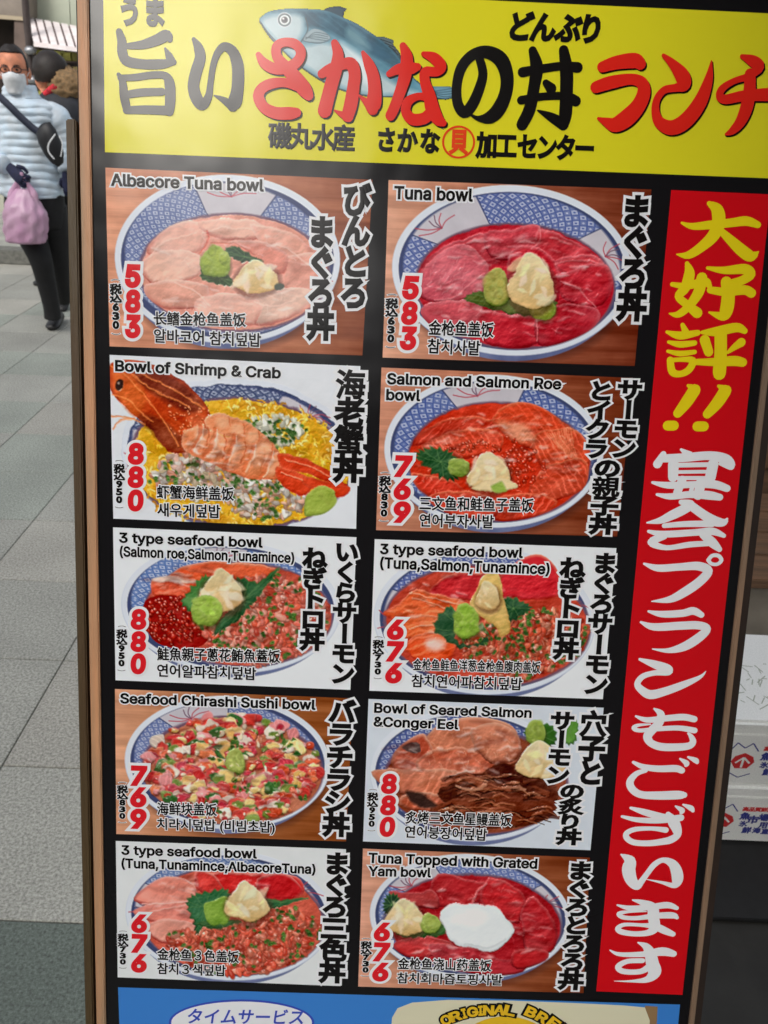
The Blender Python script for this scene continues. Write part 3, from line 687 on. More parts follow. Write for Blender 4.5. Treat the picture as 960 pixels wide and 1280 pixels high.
BW += [(ZH, p) for p in [
 [(232,178,14),(300,226,90),(292,300,108),(312,380,96),(356,430,70),(388,400,54),(440,330,46),(500,256,48),(570,222,46),(640,250,72),(674,310,92),(682,380,90),(655,424,52),(560,402,26),(436,376,6)],
 [(325,542,14),(400,562,50),(480,605,90),(490,680,90),(498,760,86),(450,802,56),(340,812,46),(235,796,48),(206,768,44),(260,738,34),(400,742,32),(500,752,60),(580,786,62),(645,814,46)], [(202,582,16),(300,606,44),(450,600,50),(600,582,56),(676,606,36)], [(432,632,12),(300,634,24),(215,650,38),(250,680,38),(360,686,38),(500,668,50),(640,664,56),(678,682,32)],
 [(368,882,14),(430,912,60),(464,970,92),(482,1050,104),(498,1120,106),(440,1176,58),(320,1190,24),(176,1189,4)], [(402,1026,44),(280,1032,44),(208,1074,50),(250,1112,48),(380,1114,48),(450,1080,60)], [(144,944,12),(220,976,36),(400,976,50),(560,954,76),(650,972,56)]]]
for SS, cc, mm in ((BY, [305, 368, 435, 515], M_YINK), (BW, [592, 660, 735, 790, 850, 908, 970, 1032, 1090, 1146, 1204], M_WHITE)):
    for ch in by_char(SS, cc, 1):
        a = Acc()
        for zm, p in ch: brush(a, zm, p, .0005)
        a.obj('brush_character', mm, ban)

# ------------------------------------------------------------------ the ten food photos
WL, WR = (205, 150, 120), (150, 78, 44)
WHITE_BG = (232, 236, 240)
SALM = (236, 96, 52); TUNA = (206, 46, 58); MINC = [(226, 110, 92), (236, 140, 118), (214, 78, 60), (240, 170, 150), (222, 96, 70)]
def inell(cx, cy, rx, ry): return lambda x, y: ((x-cx)/rx)**2+((y-cy)/ry)**2 < 1
photos = []
def photo(zm, corners, label, paint, texts):
    p = Paint(zm, *corners); paint(p)
    o = p.emit('food_photo', SIGN, .0002, label=label)
    for t in texts:
        if t[0] == 'en': row_text(zm, o, *t[1:7], .028, .095, False, 'english_name', INTER)
        elif t[0] in ('cn', 'kr'): row_text(zm, o, *t[1:7], .022, .085, True, 'chinese_name' if t[0] == 'cn' else 'korean_name')
        elif t[0] == 'ti': col_text(zm, o, *t[1:7], .053, .138, M_INK, M_WHITE, 'japanese_name')
        elif t[0] == 'pr': col_text(zm, o, *t[1:7], .050, .130, M_PRICE, M_WHITE, 'price', True, .07, font=INTER)
        elif t[0] == 'tx': col_text(zm, o, *t[1:7], .048, .12, M_INK, M_WHITE, 'price_with_tax', False, 0, fill=1.0)
    photos.append(o)
TX6, TX8, TX9, TX7 = '︵税込630︶', '︵税込830︶', '︵税込950︶', '︵税込730︶'

def p1(s):
    s.wood((222, 160, 130), (176, 100, 66))
    s.bowl(440, 352, 402, 300, 465, 400, 338, 208, panels=((248, 296), (8, 40)), rot=3, cell=30, pat=((88, 104, 158), (212, 218, 232)))
    s.ell(465, 400, 335, 204, (228, 160, 142), rot=3, noise=26)
    for pts, c in [([(150,330),(210,250),(300,215),(360,250),(340,320),(240,350)], (240,182,164)), ([(330,220),(450,208),(560,225),(600,270),(480,290),(380,270)], (244,190,170)),
                   ([(520,230),(640,250),(720,300),(740,350),(640,350),(560,300)], (238,172,152)), ([(140,350),(240,320),(340,340),(350,400),(240,440),(150,420)], (243,192,172)),
                   ([(620,350),(740,330),(790,400),(770,470),(660,460),(590,400)], (236,168,150)), ([(150,440),(260,420),(370,450),(360,520),(240,530),(160,490)], (238,174,154)),
                   ([(560,470),(680,450),(760,480),(690,550),(570,590),(500,540)], (246,204,186)), ([(330,500),(450,470),(560,500),(540,580),(430,595),(330,560)], (242,188,170)),
                   ([(430,300),(560,290),(650,340),(640,400),(520,390)], (232,150,132))]:
        s.poly(pts, c, edge=(188, 92, 80), ew=6, ea=.95, hi=(252, 222, 208), streak=20, sang=.9, sfreq=.35, noise=16, tcol=np.array(c)-12)
    for q in [(( 160,345),(230,285),(330,262)), ((350,262),(420,240),(520,250)), ((250,430),(330,470),(380,520)), ((600,300),(680,330),(750,390)), ((540,500),(610,520),(690,500))]:
        s.line(q, 5, (250, 216, 202), .6)
    s.gloss(465, 400, 300, 180, 50, 3, (255, 240, 232), .35, 36)
    s.line([(340, 330), (372, 280), (365, 250)], 7, (216, 80, 70), .5); s.line([(380,300),(460,300),(540,335)], 6, (200, 96, 80), .6)
    s.wet(465, 400, 300, 180, 50, 301, 1.5, .35)
    s.shiso([(430,330),(470,315),(550,350),(560,362),(480,360)], (44, 78, 50), 6); s.shiso([(345,420),(370,370),(430,400),(470,440),(420,440)], (52, 84, 40), 5)
    s.wasabi(398, 362, 105, 105, (160, 178, 70), 4); s.ginger(545, 415, 160, 120, 10, 6); s.ell(630, 445, 18, 14, (80, 88, 80))
photo(Zm(130, 200, 2.824), ((5, 27), (948, 70), (912, 690), (20, 658)), 'photo of a bowl of pale pink albacore tuna', p1, [
 ('en', 'Albacore Tuna bowl', 28, 90, 562, 110, 40), ('ti', 'びんとろ', 894, 88, 880, 525, 92), ('ti', 'まぐろ丼', 768, 203, 764, 634, 90),
 ('pr', '583', 103, 366, 103, 632, 56), ('tx', TX6, 42, 408, 43, 630, 34), ('cn', '长鳍金枪鱼盖饭', 178, 582, 500, 588, 44), ('kr', '알바코어 참치덮밥', 178, 644, 553, 660, 46)])

def p2(s):
    s.wood((214, 160, 134), (150, 70, 44))
    s.bowl(455, 342, 402, 285, 465, 395, 332, 207, panels=((200, 246), (320, 372)), rot=3, cell=34, pat=((74, 92, 160), (216, 222, 238)))
    s.ell(465, 395, 330, 204, (196, 40, 56), rot=3, noise=18)
    for pts, c in [([(150,330),(200,280),(270,245),(360,220),(420,290),(350,340),(250,350)], (206,62,74)), ([(360,220),(450,205),(540,190),(545,270),(480,300),(380,300)], (214,72,84)),
                   ([(540,205),(630,230),(720,280),(700,310),(600,320),(545,290)], (210,56,66)), ([(145,350),(180,310),(290,255),(370,330),(350,420),(210,450),(150,430)], (222,104,116)),
                   ([(600,310),(720,290),(770,330),(740,370),(640,360)], (216,70,80)), ([(600,380),(680,330),(770,320),(790,400),(740,470),(640,440)], (210,54,66)),
                   ([(150,470),(250,440),(340,450),(360,520),(280,560),(190,530)], (224,98,108)), ([(350,480),(440,490),(540,500),(540,590),(420,600),(340,560)], (206,48,62)),
                   ([(540,500),(640,450),(750,480),(720,540),(620,585),(545,590)], (200,42,56)), ([(440,300),(520,260),(610,330),(600,460),(470,440)], (204,46,60))]:
        s.poly(pts, c, edge=(118, 8, 22), ew=5, ea=.95, hi=(240, 150, 156), streak=26, sang=.7, sfreq=.3, noise=14, tcol=np.array(c)-[14, 12, 10])
    for q in [((545,195),(550,240),(520,270)), ((600,320),(680,310),(760,315)), ((620,380),(680,400),(740,470)), ((200,440),(260,430),(360,350)), ((540,505),(545,540),(540,580))]:
        s.line(q, 5, (240, 160, 164), .6)
    s.gloss(465, 395, 290, 180, 70, 5, (250, 190, 192), .4, 34, 2.4); s.gloss(250, 350, 80, 60, 40, 6, (244, 190, 192), .5, 30, 2.3)
    s.wet(465, 395, 290, 180, 80, 302, 1.2)
    s.shiso([(300,440),(340,410),(420,420),(600,440),(560,490),(420,480)], (96, 110, 50), 6)
    s.wasabi(405, 398, 90, 130, (178, 170, 90), 7); s.wasabi(560, 465, 90, 80, (150, 160, 60), 8); s.ginger(518, 380, 155, 195, 12, 9)
photo(Zm(470, 210, 2.667), ((42, 40), (918, 72), (862, 660), (22, 632)), 'photo of a bowl of dark red tuna slices with ginger', p2, [
 ('en', 'Tuna bowl', 62, 102, 320, 111, 40), ('ti', 'まぐろ丼', 868, 95, 850, 508, 92), ('pr', '583', 118, 358, 106, 610, 56), ('tx', TX6, 54, 408, 48, 612, 34),
 ('cn', '金枪鱼盖饭', 175, 556, 390, 564, 46), ('kr', '참치사발', 172, 617, 345, 625, 46)])

def p3(s):
    s.plain((228, 232, 238))
    s.bowl(475, 355, 418, 262, 480, 392, 392, 226, panels=((292, 345), (160, 190)), rot=4, cell=32, pat=((52, 64, 104), (206, 214, 230)), shadow=False)
    s.ell(480, 392, 388, 222, (226, 172, 40), rot=4, noise=50)
    r = np.random.default_rng(31); ck = inell(485, 392, 392, 226)
    for i in range(1300):
        x = r.uniform(90, 880); y = r.uniform(165, 615)
        if not ck(x, y): continue
        a = r.uniform(0, 3.14); l = r.uniform(8, 26); c = [(246, 204, 52), (252, 220, 90), (232, 168, 30), (206, 138, 24), (250, 232, 150)][r.integers(5)]
        s.line([(x, y), (x+l*.5*math.cos(a), y+l*.5*math.sin(a)-4), (x+l*math.cos(a), y+l*math.sin(a))], r.uniform(4, 8), c, .9)
    s.mince(380, 430, 210, 90, 420, 32, [(214,204,196),(214,176,160),(232,226,216),(206,140,116),(190,170,140)], 13, None, .16)
    s.mince(570, 500, 150, 90, 260, 33, [(214,200,190),(216,170,146),(230,222,212),(200,150,120)], 12, None, .16)
    s.mince(590, 280, 110, 60, 160, 34, [(236,236,216),(230,226,200)], 11, None, .35)
    s.food = (430, 320, 480, 330)
    # shrimp head, shell and body
    s.poly([(25,40),(120,30),(230,70),(350,180),(375,260),(300,345),(230,350),(150,260),(60,180),(20,120)], (206, 78, 30), edge=(110, 24, 10), ew=6, ea=.7, noise=50, streak=34, sang=2.2, sfreq=.5)
    s.poly([(120,40),(220,75),(340,180),(300,220),(200,160),(120,100)], (110, 44, 26), soft=3, a=.75, noise=50)
    s.poly([(120,220),(200,240),(280,320),(250,350),(180,300)], (100, 44, 26), soft=3, a=.6, noise=40)
    s.poly([(30,60),(90,70),(150,150),(120,230),(60,170)], (226, 112, 50), soft=3, a=.8, noise=40)
    for q in [((25,50),(90,90),(170,190),(260,330)), ((60,40),(160,120),(300,200)), ((25,225),(90,232),(150,260)), ((30,150),(90,170),(170,250)), ((30,270),(60,240),(110,235)), ((100,60),(200,110),(350,200))]:
        s.line(q, 6, (246, 150, 84), .75)
    s.ell(57, 115, 15, 19, (50, 30, 24)); s.dot(54, 110, 4, 4, (200, 180, 170), .8)
    for (x, y) in r.uniform((230, 190), (370, 300), (60, 2)): s.dot(x, y, 3, 3, (250, 180, 130), .8)
    for pts, c in [([(365,225),(430,220),(520,260),(600,330),(640,400),(560,370),(450,310),(365,275)], (240,150,104)),
                   ([(275,290),(330,265),(420,300),(520,330),(620,360),(640,400),(610,445),(500,440),(380,395),(280,345)], (240,146,98))]:
        s.poly(pts, c, edge=(206, 90, 50), ew=5, ea=.7, hi=(255, 220, 190), noise=26)
    for x, y in [(340,305),(400,330),(470,355),(540,375),(590,395)]:
        s.ell(x, y, 28, 42, (244, 178, 138), soft=6, a=.55, rot=20, noise=50); s.ell(x-10, y-14, 10, 20, (255, 232, 214), soft=3, a=.55, rot=25, noise=40); s.ell(x+2, y+18, 16, 12, (250, 206, 176), soft=4, a=.4); s.line([(x+26, y-36), (x+30, y), (x+14, y+40)], 5, (216, 96, 52), .7)
    for x, y in [(312,300),(362,318),(428,342),(500,366),(560,388),(606,410)]:
        s.line([(x+30, y-44), (x+22, y-6), (x-6, y+50)], 13, (226, 108, 62), .55); s.line([(x+38, y-40), (x+32, y), (x+6, y+52)], 5, (255, 228, 206), .6)
    s.wet(450, 350, 170, 70, 60, 303, .7)
    for x, y in [(420,250),(470,275),(525,300),(570,340)]: s.ell(x, y, 24, 22, (248, 190, 152), soft=3, a=.7); s.line([(x+22, y-20), (x+24, y+16)], 4, (220, 104, 60), .6)
    for pts in [[(615,360),(700,370),(800,420),(860,470),(820,470),(720,430),(630,405)], [(610,400),(700,430),(740,470),(700,510),(630,470)], [(700,440),(800,460),(870,480),(830,515),(720,480)]]:
        s.poly(pts, (224, 74, 38), edge=(168, 30, 18), ew=4, ea=.7, hi=(246, 140, 100), noise=20)
    s.line([(640,375),(720,400),(820,450)], 5, (250, 170, 130), .8); s.line([(630,420),(700,455)], 5, (250, 180, 140), .8)
    s.poly([(700,560),(715,510),(765,475),(815,485),(822,530),(780,570),(720,580)], (164, 184, 80), edge=(100, 120, 40), ew=4, ea=.7, hi=(206, 220, 130), noise=18)
photo(Zm(130, 440, 2.824), ((20, 10), (905, 50), (890, 624), (33, 588)), 'photo of a shrimp and crab bowl with shredded egg', p3, [
 ('en', 'Bowl of Shrimp & Crab', 42, 66, 622, 92, 36), ('ti', '海老蟹丼', 872, 68, 860, 458, 98), ('pr', '880', 114, 318, 112, 565, 58), ('tx', TX9, 55, 370, 54, 562, 32),
 ('cn', '虾蟹海鲜盖饭', 188, 516, 458, 524, 44), ('kr', '새우게덮밥', 190, 579, 410, 586, 44)])

def p4(s):
    s.wood((206, 146, 120), (150, 70, 40))
    s.bowl(422, 307, 368, 258, 440, 342, 305, 199, panels=((234, 284),), rot=3, cell=34, pat=((62, 84, 156), (206, 214, 234)))
    s.ell(440, 342, 303, 197, (214, 60, 34), rot=3, noise=24)
    for pts, c in [([(145,290),(190,230),(300,190),(420,200),(430,230),(300,240),(200,280)], (206,58,36)), ([(170,300),(260,250),(380,230),(450,260),(430,310),(300,330)], (220,72,44)),
                   ([(420,200),(480,145),(560,150),(640,200),(700,260),(640,330),(540,300),(460,260)], (226,78,44)), ([(560,250),(680,230),(735,280),(740,350),(640,380),(560,330)], (230,88,54)),
                   ([(580,370),(700,330),(740,370),(720,440),(620,480),(540,470)], (224,80,50)), ([(420,470),(540,450),(640,480),(560,530),(430,540)], (220,70,44)),
                   ([(145,380),(240,390),(320,430),(300,470),(190,450)], (214,58,38)), ([(200,460),(320,440),(440,470),(420,530),(280,520)], (224,76,52))]:
        s.poly(pts, c, edge=(132, 18, 8), ew=4, ea=.95, hi=(250, 160, 120), streak=52, sang=2.5 if c[1] > 70 else .6, sfreq=.8, noise=12)
    for i in range(11): s.line([(600+i*8, 250-i*2), (640+i*6, 300+i*4), (560+i*12, 370+i*5)][0:2], 4, (250, 170, 130), .6)
    s.poly([(440,210),(520,215),(560,270),(500,275),(460,250)], (240, 176, 140), soft=4, a=.7, streak=40, sang=.3, sfreq=1.4)
    s.roe(440, 330, 110, 70, 40, 41, (222, 60, 34), size=6); s.roe(520, 360, 80, 60, 60, 42, (222, 56, 30), size=8)
    s.roe(340, 290, 90, 25, 24, 43, (226, 66, 36), size=7)
    s.gloss(440, 340, 280, 170, 70, 44, (255, 214, 190), .5, 20)
    s.wet(440, 342, 270, 170, 70, 304)
    s.shiso([(165,320),(200,300),(270,310),(300,350),(290,400),(230,380)], (40, 84, 46), 12)
    s.wasabi(303, 360, 70, 62, (150, 172, 80), 45); s.ginger(405, 375, 150, 130, 11, 46)
    s.poly([(350,430),(420,400),(490,405),(500,430),(430,440)], (236, 216, 170), edge=(190, 150, 100), ew=3); s.poly([(420,420),(450,410),(470,440),(430,440)], (150, 180, 80), soft=1.5)
photo(Zm(460, 450, 2.667), ((45, 25), (885, 60), (830, 588), (27, 567)), 'photo of a bowl of orange salmon slices with roe', p4, [
 ('en', 'Salmon and Salmon Roe', 65, 79, 641, 97, 34), ('en', 'bowl', 62, 132, 172, 136, 34), ('ti', 'サーモン', 876, 68, 848, 328, 78), ('ti', 'とイクラ', 778, 72, 757, 328, 78), ('ti', 'の親子丼', 800, 330, 780, 580, 86),
 ('pr', '769', 118, 316, 112, 545, 58), ('tx', TX8, 58, 362, 52, 550, 32), ('cn', '三文鱼和鲑鱼子盖饭', 172, 499, 550, 506, 42), ('kr', '연어부자사발', 172, 555, 417, 561, 42)])

def p5(s):
    s.plain(WHITE_BG)
    s.bowl(462, 302, 400, 240, 490, 325, 340, 190, panels=((250, 278),), rot=3, cell=30, pat=((76, 112, 180), (214, 224, 240)), shadow=False)
    s.ell(490, 325, 338, 188, (206, 96, 76), rot=3, noise=30)
    for pts, c in [([(180,250),(250,180),(300,150),(420,140),(420,200),(300,230)], SALM), ([(290,160),(400,135),(560,145),(640,170),(560,200),(400,190)], (240,110,70)), ([(170,220),(200,195),(330,200),(330,260),(200,280)], (238,84,48))]:
        s.poly(pts, c, edge=(190, 50, 24), ew=4, ea=.95, hi=(252, 214, 190), streak=60, sang=1.3, sfreq=.5)
    s.poly([(175,200),(230,190),(330,205),(320,215),(200,212)], (244, 214, 196), soft=1.5)
    ck = inell(490, 328, 336, 184)
    s.poly([(150,280),(260,262),(330,300),(370,370),(400,400),(330,450),(210,440),(155,380)], (160, 24, 20), noise=30)
    s.roe(260, 350, 118, 86, 210, 51, (176, 30, 22), lambda x, y: ck(x, y) or x < 300)
    s.mince(590, 350, 240, 160, 900, 52, MINC, 13, lambda x, y: ck(x, y) and (x-430)*.8+(y-400) > -250+ (0 if x > 560 else 130), .15)
    s.wet(320, 220, 150, 50, 26, 305)
    s.shiso([(285,290),(330,220),(370,190),(400,260),(350,320)], (70, 130, 60), 8); s.shiso([(480,200),(560,210),(640,160),(560,270),(520,310),(440,380),(400,385),(480,280)], (42, 92, 52), 9)
    s.ginger(425, 240, 165, 160, 12, 53); s.wasabi(375, 312, 115, 110, (164, 196, 84), 54)
photo(Zm(130, 655, 2.909), ((33, 12), (918, 48), (896, 603), (42, 568)), 'photo of a three type bowl with dark red roe, salmon and minced tuna', p5, [
 ('en', '3 type seafood bowl', 58, 66, 575, 84, 34), ('en', '(Salmon roe,Salmon,Tunamince)', 60, 116, 690, 140, 34), ('ti', 'いくらサーモン', 884, 66, 866, 582, 82), ('ti', 'ねぎトロ丼', 767, 88, 756, 458, 84),
 ('pr', '880', 127, 306, 125, 548, 58), ('tx', TX9, 66, 358, 64, 545, 32), ('cn', '鮭魚親子蔥花鮪魚蓋饭', 195, 494, 640, 504, 44), ('kr', '연어알파참치덮밥', 195, 554, 552, 567, 44)])

def p6(s):
    s.plain(WHITE_BG)
    s.bowl(440, 312, 392, 262, 450, 330, 362, 214, panels=((330, 350), (165, 200)), rot=3, cell=30, pat=((66, 84, 160), (208, 216, 238)), shadow=False)
    s.ell(450, 330, 360, 210, (206, 80, 60), rot=3, noise=26); ck = inell(450, 330, 356, 206)
    for pts, c in [([(250,200),(330,150),(470,150),(480,240),(350,240),(260,230)], (214,54,60)), ([(480,180),(560,100),(640,80),(700,140),(700,220),(600,240),(500,230)], (216,48,58)),
                   ([(80,290),(140,250),(200,205),(300,225),(380,260),(320,330),(180,320)], (240,96,44)), ([(90,330),(200,300),(320,310),(330,370),(180,380)], (238,110,60)), ([(160,390),(260,350),(330,370),(320,450),(200,450)], (238,90,44))]:
        s.poly(pts, c, edge=(170, 34, 24), ew=4, ea=.95, hi=(252, 180, 150), streak=(52 if c[2] < 70 and c[1] > 80 else 20), sang=1.2, sfreq=.7, noise=12)
    for q in [((180,215),(280,240),(370,262)), ((190,235),(270,260),(340,290)), ((170,340),(260,330),(330,345))]: s.line(q, 5, (252, 200, 170), .7)
    s.ell(265, 395, 34, 20, (250, 230, 226), soft=4, a=.8)
    s.mince(590, 390, 240, 130, 850, 62, [(212,96,64),(228,130,100),(200,70,44),(236,150,120),(190,60,40)], 12, lambda x, y: ck(x, y) and y > 300-(x-520)*.25, .13)
    s.wet(330, 260, 230, 110, 46, 306)
    s.shiso([(500,240),(560,245),(600,270),(540,310),(500,300)], (40, 82, 50), 9); s.shiso([(265,340),(310,265),(340,300),(340,380),(420,400),(450,360),(370,410)], (50, 92, 60), 8)
    s.poly([(490,150),(510,240),(530,340),(500,370),(470,330),(400,290),(390,240),(430,165),(460,145)], (226, 190, 110), edge=(190, 130, 60), ew=4, ea=.6, hi=(246, 226, 160), noise=34, streak=18, sang=1.4, sfreq=.8)
    s.ginger(450, 225, 90, 110, 5, 63); s.wasabi(372, 315, 95, 120, (150, 188, 70), 64)
photo(Zm(450, 665, 2.824), ((52, 25), (905, 57), (857, 590), (33, 560)), 'photo of a three type bowl with tuna, salmon and minced tuna', p6, [
 ('en', '3 type seafood bowl', 72, 76, 572, 90, 34), ('en', '(Tuna,Salmon,Tunamince)', 72, 126, 666, 148, 36), ('ti', 'まぐろサーモン', 866, 76, 828, 574, 82), ('ti', 'ねぎトロ丼', 752, 92, 724, 448, 84),
 ('pr', '676', 127, 306, 118, 536, 60), ('tx', TX7, 66, 358, 62, 528, 32), ('cn', '金枪鱼鲑鱼洋葱金枪鱼腹肉盖饭', 187, 487, 635, 497, 38), ('kr', '참치연어파참치덮밥', 182, 546, 570, 558, 42)])

def p7(s):
    s.wood((214, 158, 126), (170, 92, 40))
    s.bowl(450, 287, 375, 244, 468, 314, 328, 194, panels=((220, 268),), rot=3, cell=26, pat=((96, 112, 168), (206, 212, 230)))
    s.ell(468, 320, 325, 194, (196, 120, 90), rot=3, noise=30); ck = lambda x, y: ((x-468)/322)**2+((y-312)/196)**2 < 1
    r = np.random.default_rng(71)
    pal = [(214,60,60),(226,74,64),(232,96,60),(204,56,74),(240,130,84),(236,190,110),(246,214,140),(126,150,66),(60,110,50),(236,150,150),(244,226,210),(220,80,50),(208,64,60)]
    pts = [(r.uniform(140, 800), r.uniform(115, 512)) for _ in range(520)]; pts = [q for q in pts if ck(*q)]; pts.sort(key=lambda q: q[1])
    for x, y in pts:
        c = np.array(pal[r.integers(len(pal))], float)+r.uniform(-14, 14); z = r.uniform(14, 40); a = r.uniform(0, 3.1); e = r.uniform(.35, .9)
        q = [(x+z*math.cos(a+t)*r.uniform(.6, 1.1), y+z*e*math.sin(a+t)) for i, t in enumerate((0, .9, 1.7, 3.0, 3.8, 4.8))]
        s.poly([(u+2, v+6) for u, v in q], (90, 30, 26), soft=1.2, smooth=False, a=.5)
        s.poly(q, c, smooth=bool(r.random() < .6), streak=30, sang=a, sfreq=1.1, edge=c*.6, ew=2.5, ea=.6, hi=c*.4+150, noise=20)
        if r.random() < .35: s.dot(x-z*.2, y-z*.2, 4, 2.5, (255, 240, 232), .8)
    s.mince(470, 320, 300, 170, 60, 72, [(240,220,190),(224,120,100)], 9, ck, .6)
    s.wet(468, 312, 300, 180, 60, 307, .7)
    s.wasabi(475, 280, 75, 90, (186, 194, 110), 73); s.gloss(468, 310, 290, 170, 60, 74, (255, 236, 226), .6, 16)
photo(Zm(130, 855, 2.909), ((40, 18), (905, 52), (880, 572), (45, 545)), 'photo of a chirashi bowl of diced mixed seafood', p7, [
 ('en', 'Seafood Chirashi Sushi bowl', 62, 68, 767, 92, 34), ('ti', 'バラチラシ丼', 868, 60, 842, 552, 92), ('pr', '769', 127, 294, 125, 528, 60), ('tx', TX8, 68, 345, 67, 515, 32),
 ('cn', '海鲜块盖饭', 195, 474, 410, 478, 42), ('kr', '치라시덮밥 (비빔초밥)', 195, 528, 620, 540, 40)])

def p8(s):
    s.plain((214, 222, 232))
    s.bowl(430, 302, 366, 240, 452, 322, 332, 190, panels=((330, 372),), rot=3, cell=28, pat=((54, 70, 140), (196, 206, 230)), shadow=False)
    s.ell(452, 325, 328, 188, (150, 76, 50), rot=3, noise=30)
    for pts, c in [([(260,210),(300,130),(420,90),(560,110),(610,170),(600,260),(480,280),(300,250)], (214,130,98)), ([(140,260),(170,200),(260,150),(300,220),(280,290),(180,300)], (200,96,70)),
                   ([(240,240),(360,200),(500,220),(540,290),(420,330),(260,300)], (206,104,74)), ([(70,290),(180,280),(340,280),(420,320),(320,380),(150,360)], (214,124,92)),
                   ([(430,150),(520,110),(610,160),(600,240),(500,260)], (216,136,106)), ([(170,380),(280,360),(400,390),(380,440),(220,430)], (190,92,62))]:
        s.poly(pts, c, edge=(92, 34, 20), ew=5, ea=.95, hi=(242, 196, 170), streak=34, sang=.5, sfreq=.6, noise=30)
    s.line([(330,320),(400,300),(440,290)], 9, (246, 222, 206), .8); s.gloss(420, 220, 160, 90, 60, 81, (246, 206, 180), .5, 26, 1.2)
    for pts, c in [([(320,350),(440,300),(600,290),(740,330),(745,400),(640,430),(440,430),(340,400)], (96,44,28)), ([(300,410),(480,380),(700,390),(745,430),(660,480),(480,500),(320,460)], (120,56,34)), ([(480,290),(560,260),(640,300),(560,330)], (84,34,24))]:
        s.poly(pts, c, edge=(50, 20, 12), ew=4, ea=.6, hi=(170, 100, 70), noise=46)
    r = np.random.default_rng(82)
    for i in range(46):
        x = r.uniform(320, 700); y = r.uniform(300, 480); l = r.uniform(40, 120)
        s.line([(x, y), (x+l*.5, y-8+r.uniform(-6, 6)), (x+l, y+r.uniform(-8, 14))], r.uniform(6, 15), [(74,32,22),(140,70,44),(176,100,70),(110,50,32)][i % 4], .75)
    for i in range(60):
        x = r.uniform(320, 660); y = r.uniform(310, 485); l = r.uniform(50, 110)
        s.line([(x, y), (x+l*.5, y-10+r.uniform(-5, 5)), (x+l, y+r.uniform(-6, 10))], r.uniform(2, 5), [(30,12,8),(190,120,84),(212,150,112),(44,18,12)][i % 4], .8)
    s.line([(380,345),(430,355),(480,340)], 9, (206, 150, 120), .8); s.line([(550,350),(590,345),(630,355)], 9, (200, 140, 110), .8)
    s.poly([(180,200),(230,180),(250,210),(210,220)], (90, 70, 66)); s.poly([(200,360),(260,370),(310,410),(250,420)], (60, 40, 34), soft=2)
    s.wet(400, 240, 230, 110, 50, 308)
    s.shiso([(630,140),(720,120),(740,180),(680,200)], (60, 110, 40), 7); s.shiso([(770,110),(820,110),(810,180),(770,180)], (96, 150, 60), 6)
    s.wasabi(668, 145, 72, 90, (156, 176, 80), 83); s.ginger(685, 250, 180, 150, 10, 84)
photo(Zm(440, 865, 2.909), ((60, 25), (915, 57), (867, 575), (40, 543)), 'photo of a bowl of seared salmon and brown conger eel', p8, [
 ('en', 'Bowl of Seared Salmon', 82, 73, 650, 92, 33), ('en', '&Conger Eel', 80, 123, 384, 134, 33), ('ti', '穴子と', 880, 72, 862, 338, 90), ('ti', 'サーモン', 768, 72, 744, 335, 82), ('ti', 'の炙り丼', 802, 333, 786, 554, 86),
 ('pr', '880', 137, 294, 127, 528, 58), ('tx', TX9, 77, 342, 70, 515, 32), ('cn', '炙烤三文鱼星鳗盖饭', 195, 477, 578, 487, 42), ('kr', '연어붕장어덮밥', 192, 528, 488, 540, 42)])

def p9(s):
    s.plain((226, 230, 232))
    s.bowl(455, 302, 377, 236, 470, 322, 332, 192, panels=((316, 345), (180, 205)), rot=3, cell=28, pat=((90, 118, 176), (212, 220, 236)), shadow=False)
    s.ell(470, 325, 330, 192, (212, 100, 80), rot=3, noise=26); ck = inell(470, 325, 328, 190)
    for pts, c in [([(110,250),(150,200),(230,160),(320,190),(330,250),(220,270)], (240,150,132)), ([(105,290),(180,260),(300,250),(340,300),(300,350),(180,330)], (238,138,122)), ([(150,340),(260,320),(340,350),(310,400),(200,400)], (236,160,142)),
                   ([(330,160),(420,145),(560,150),(700,160),(720,220),(600,240),(440,220),(340,210)], (216,44,44)), ([(560,170),(660,150),(720,210),(660,250),(590,240)], (200,34,40)), ([(330,150),(400,150),(440,220),(350,220)], (226,70,64))]:
        s.poly(pts, c, edge=(150, 30, 28), ew=4, ea=.95, hi=(252, 200, 186), streak=20, sang=.8, sfreq=.4, noise=14)
    s.line([(140,260),(220,262),(320,245)], 5, (252, 206, 194), .8); s.line([(150,300),(230,280),(300,262)], 5, (252, 200, 186), .7)
    s.mince(520, 390, 290, 130, 1050, 92, [(220,90,66),(232,120,92),(206,70,50),(238,146,120),(226,104,80)], 12, lambda x, y: ck(x, y) and y > 345-(x-350)*.22, .1)
    s.wet(400, 240, 260, 80, 46, 309)
    s.shiso([(300,250),(350,225),(440,210),(450,260),(380,320),(340,370),(320,320)], (44, 104, 62), 9); s.shiso([(580,240),(640,245),(740,235),(650,265),(600,275)], (50, 110, 70), 6); s.shiso([(330,330),(380,320),(500,330),(400,350)], (50, 90, 46), 5)
    s.poly([(365,265),(400,245),(455,240),(460,320),(420,340),(375,325)], (140, 176, 74), edge=(90, 126, 40), ew=4, hi=(190, 212, 120), noise=20)
    s.ginger(520, 255, 160, 150, 12, 93)
photo(Zm(130, 1040, 2.909), ((43, 32), (880, 62), (860, 560), (50, 528)), 'photo of a three type bowl with pink albacore, red tuna and mince', p9, [
 ('en', '3 type seafood bowl', 66, 80, 554, 94, 32), ('en', '(Tuna,Tunamince,AlbacoreTuna)', 66, 128, 767, 150, 32), ('ti', 'まぐろ三色丼', 848, 76, 828, 546, 90),
 ('pr', '676', 129, 296, 128, 512, 58), ('tx', TX7, 70, 348, 69, 504, 32), ('cn', '金枪鱼３色盖饭', 195, 463, 490, 474, 40), ('kr', '참치３색덮밥', 195, 514, 442, 523, 38)])

